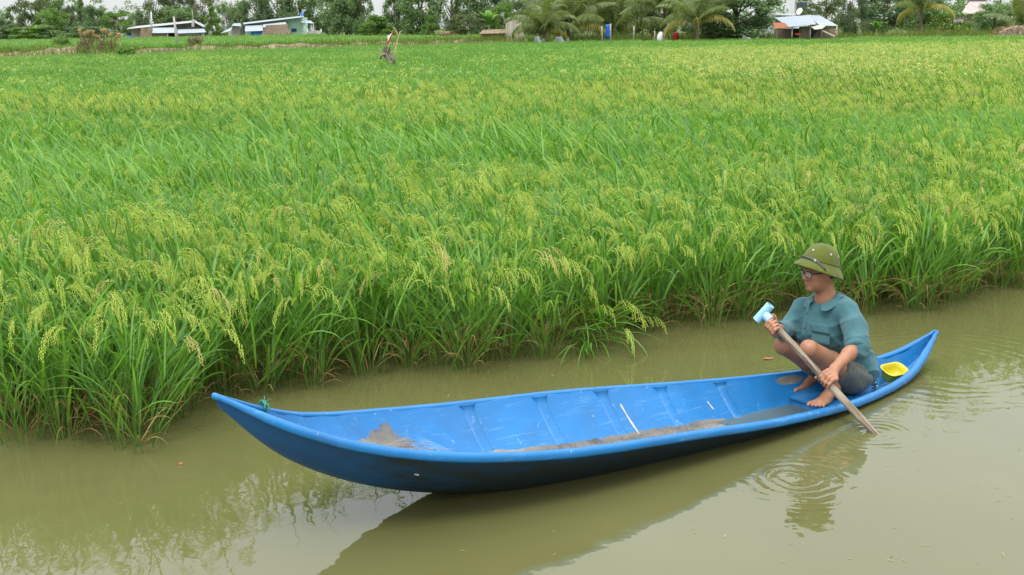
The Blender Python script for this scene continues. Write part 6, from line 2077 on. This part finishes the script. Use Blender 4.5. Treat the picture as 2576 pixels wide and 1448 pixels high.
# ------------------------------------------------------------------ reeds, twiggy shrubs and grass tufts on the dyke
m_twig = simple("dark_twigs", (0.10, 0.075, 0.055), 0.95, 0.35, 6)
m_plume = foliage("tan_reed_plume", (0.40, 0.31, 0.18), (0.60, 0.49, 0.32), 0.3, 0.8, 0.5, 0.1)
m_reed = foliage("dull_reed_leaf", (0.085, 0.090, 0.035), (0.17, 0.16, 0.07), 0.3, 0.7, 0.5, 0.1)
def shrub_twigs(px, base_py, top_py, w_px, Y, label, seed, leaves=900, mat=None):
    r = np.random.default_rng(seed); rr_ = random.Random(seed)
    a0 = W(px, base_py, Y); hgt = W(px, top_py, Y).z - a0.z; w = w_px * Y / F_PX
    o = empty("twiggy_shrub", a0); tag(o, label, "shrub")
    mb = MB(); P = []
    for i in range(26):
        a = rr_.random() * 6.283; e = Vector((math.cos(a) * w * rr_.uniform(.2, .5), math.sin(a) * w * rr_.uniform(.2, .5), hgt * rr_.uniform(.6, 1.0)))
        mb.tube([(0, 0, -.2), e * 0.5 + Vector((0, 0, .1)), e], [0.03, 0.02, 0.008], 4)
        for j in range(leaves // 26): P.append(np.array(e * rr_.uniform(.35, 1.0)) + r.normal(0, .12 * w, 3))
    mb.build("twigs", m_twig, o)
    link("leaves", leaf_cloud(r, np.array(P), 0.10, mat or T_MATS['olive'], "leaves", 2.2), o)
    return o
m_brownleaf = foliage("brown_green_scrub", (0.115, 0.100, 0.065), (0.21, 0.175, 0.11), 0.2, 0.8, 0.5, 0.1)
shrub_twigs(208, 137, 98, 36, 96, "brown twiggy shrub under the reed plumes, left of two", 1, 420, m_brownleaf)
shrub_twigs(270, 137, 102, 46, 97, "brown twiggy shrub under the reed plumes, right of two", 2, 420, m_brownleaf)
shrub_twigs(492, 128, 94, 38, 113, "brown twiggy shrub on the dyke right of the leaning pole", 3, 800, m_brownleaf)
shrub_twigs(318, 146, 126, 44, 88, "low green tuft at the foot of the dyke below the reeds", 4, 1100, T_MATS['light'])
shrub_twigs(158, 118, 100, 46, 118, "green tuft on the dyke left of the reeds", 5, 900, T_MATS['light'])
for k in range(11):
    px, py = [(200, 78), (213, 86), (222, 82), (233, 80), (239, 92), (247, 96), (258, 77), (265, 77), (279, 88), (294, 95), (300, 88)][k]
    base = W(px + (8 if px < 230 else -4), 128, 98.5); tip = W(px, py, 98.5) - base
    o = empty("reed", base); tag(o, "tan reed plume standing on the dyke before the left tree belt", "reed", "reed plumes on the dyke")
    mb = MB(); mb.tube([(0, 0, -.2), tip * 0.5 + Vector((0.05, 0, 0)), tip], [0.02, 0.016, 0.01], 5); mb.build("stem", m_post, o, True)
    r = np.random.default_rng(70 + k); n = 90; t = r.random(n)
    base_ = np.array(tip)[None] * (1 - 0.16 * t[:, None]) + r.normal(0, .03, (n, 3))
    V, Q, C, _, _ = blades(r, base_, r.random(n) * 6.283, r.uniform(.2, .9, n), r.uniform(.3, 1.2, n), r.uniform(.18, .34, n), np.full(n, .03), 3, False)
    a = Acc(); a.add(V, Q, C, 0); link("plume", a.mesh("plume", [m_plume]), o)
    n = 14; V, Q, C, _, _ = blades(r, np.stack([r.normal(0, .08, n), r.normal(0, .08, n), r.uniform(0, .8, n)], -1), r.random(n) * 6.283, r.uniform(.1, .5, n), r.uniform(.4, 1.2, n), r.uniform(.8, 1.4, n), np.full(n, .03), 5, False)
    a = Acc(); a.add(V, Q, C, 0); link("leaves", a.mesh("leaves", [m_reed]), o)

# rough grass along the foot of the trees and on the dyke: nobody could count it
r = np.random.default_rng(88)
m_grass = foliage("rough_grass", (0.070, 0.120, 0.025), (0.170, 0.215, 0.060), 0.35, 0.7, 0.12, 0.1)
n = 26000
gx_ = r.uniform(-75, 85, n); gy_ = np.interp(gx_, FX, FY) + 0.3 + np.abs(r.normal(0, 6.0, n))
k = (gx_ > -14) | (r.random(n) < 0.6)
gx_, gy_ = gx_[k], gy_[k]; n = len(gx_)
b0 = np.stack([gx_, gy_, np.full(n, 0.10) + 0.48 * smooth(0, 2, gy_ - np.interp(gx_, FX, FY))], -1)
V, Q, C, _, _ = blades(r, b0, r.random(n) * 6.283, r.uniform(.05, .5, n), r.uniform(.3, 1.4, n), r.uniform(.5, 1.2, n) * (0.6 + 0.8 * value_noise(gx_ + 100, gy_, 5, 9)), np.full(n, .045), 3, False)
a = Acc(); a.add(V, Q, C, 0)
tag(link("rough_grass", a.mesh("rough_grass", [m_grass])), "rough tall grass along the far edge of the rice field", "grass", kind="stuff")

# ------------------------------------------------------------------ small things on the water and in the boat
m_leafred = simple("red_brown_leaf", (0.34, 0.10, 0.045), 0.7, 0.3, 20)
p = on_z(455, 1170, 0)
mb = MB(); mb.tube([(0, 0, -0.004), (0, 0, 0.006), (0, 0, 0.010)], [0.011, 0.012, 0.008], 10)
tag(mb.build("bottle_cap", m_leafred, None, True, loc=(p.x, p.y, 0.001)), "small dark red cap floating left of the bow", "cap")
p = on_z(1917, 906, 0)
vs = [(0, 0, .004), (.03, .012, .010), (.06, .004, .006), (.085, -.006, .012), (.05, -.02, .004), (.02, -.014, .008)]
tag(link("floating_leaf", to_mesh("floating_leaf", vs, [(0, 5, 1), (1, 5, 4), (1, 4, 2), (2, 4, 3)], m_leafred), loc=(p.x, p.y, 0.002), rot=(0, 0, .3)), "curled red-brown leaf floating behind the paddle handle", "leaf")
m_straw2 = foliage("dry_straw", (0.24, 0.15, 0.07), (0.52, 0.40, 0.22), 0.2, 0.8, 3, 0.1)
r = np.random.default_rng(5)
n = 420
bs_, azs = [], []
for i in range(n):
    if i < 110: s = r.uniform(0.175, 0.236); z = 0.209; hw = float(half(s, z)) * .85; q = abs(r.normal(0, .45)) * hw
    else: s = r.uniform(0.30, 0.64); z = float(floor_z(s)) + SOLE + 0.010; hw = float(half(s, z)) * .95; q = r.uniform(-.4, 1.0) * hw
    q = min(q, hw)
    bs_.append(boat_w(s * BL, q, z))
bs_ = np.array([tuple(v) for v in bs_])
V, Q, C, _, _ = blades(r, bs_, r.random(n) * 6.283, r.uniform(1.45, 1.56, n), r.uniform(0, .1, n), r.uniform(.02, .09, n), r.uniform(.002, .0045, n), 3, False)
a = Acc(); a.add(V, Q, C, 0)
tag(link("straw_litter", a.mesh("straw_litter", [m_straw2])), "bits of dry straw scattered on the floor and bow deck of the boat", "straw", kind="stuff")
r = np.random.default_rng(6)                                    # specks of chaff afloat
n = 130
px_ = r.uniform(0, 2576, n); py_ = r.uniform(900, 1440, n)
pp = np.array([tuple(on_z(x, y, 0.0035)) for x, y in zip(px_, py_)])
rel = pp[:, :2] - np.array(B0); al_ = rel @ np.array(BD); qq = rel @ np.array(BN)
k = ~((np.abs(qq) < 0.6) & (al_ > -0.3) & (al_ < BL + .2)) & (pp[:, 1] < np.interp(pp[:, 0], EX, EY) - 0.03)
pp = pp[k]; n = len(pp)
V, Q, C, _, _ = blades(r, pp, r.random(n) * 6.283, np.full(n, 1.565), np.zeros(n), r.uniform(.008, .035, n) * np.where(r.random(n) < .12, 2.0, 1), r.uniform(.003, .006, n), 2, False, twist=0.0)
a = Acc(); a.add(V, Q, C, 0)
tag(link("floating_chaff", a.mesh("floating_chaff", [m_straw2])), "specks of chaff and straw afloat on the canal", "chaff", kind="stuff")
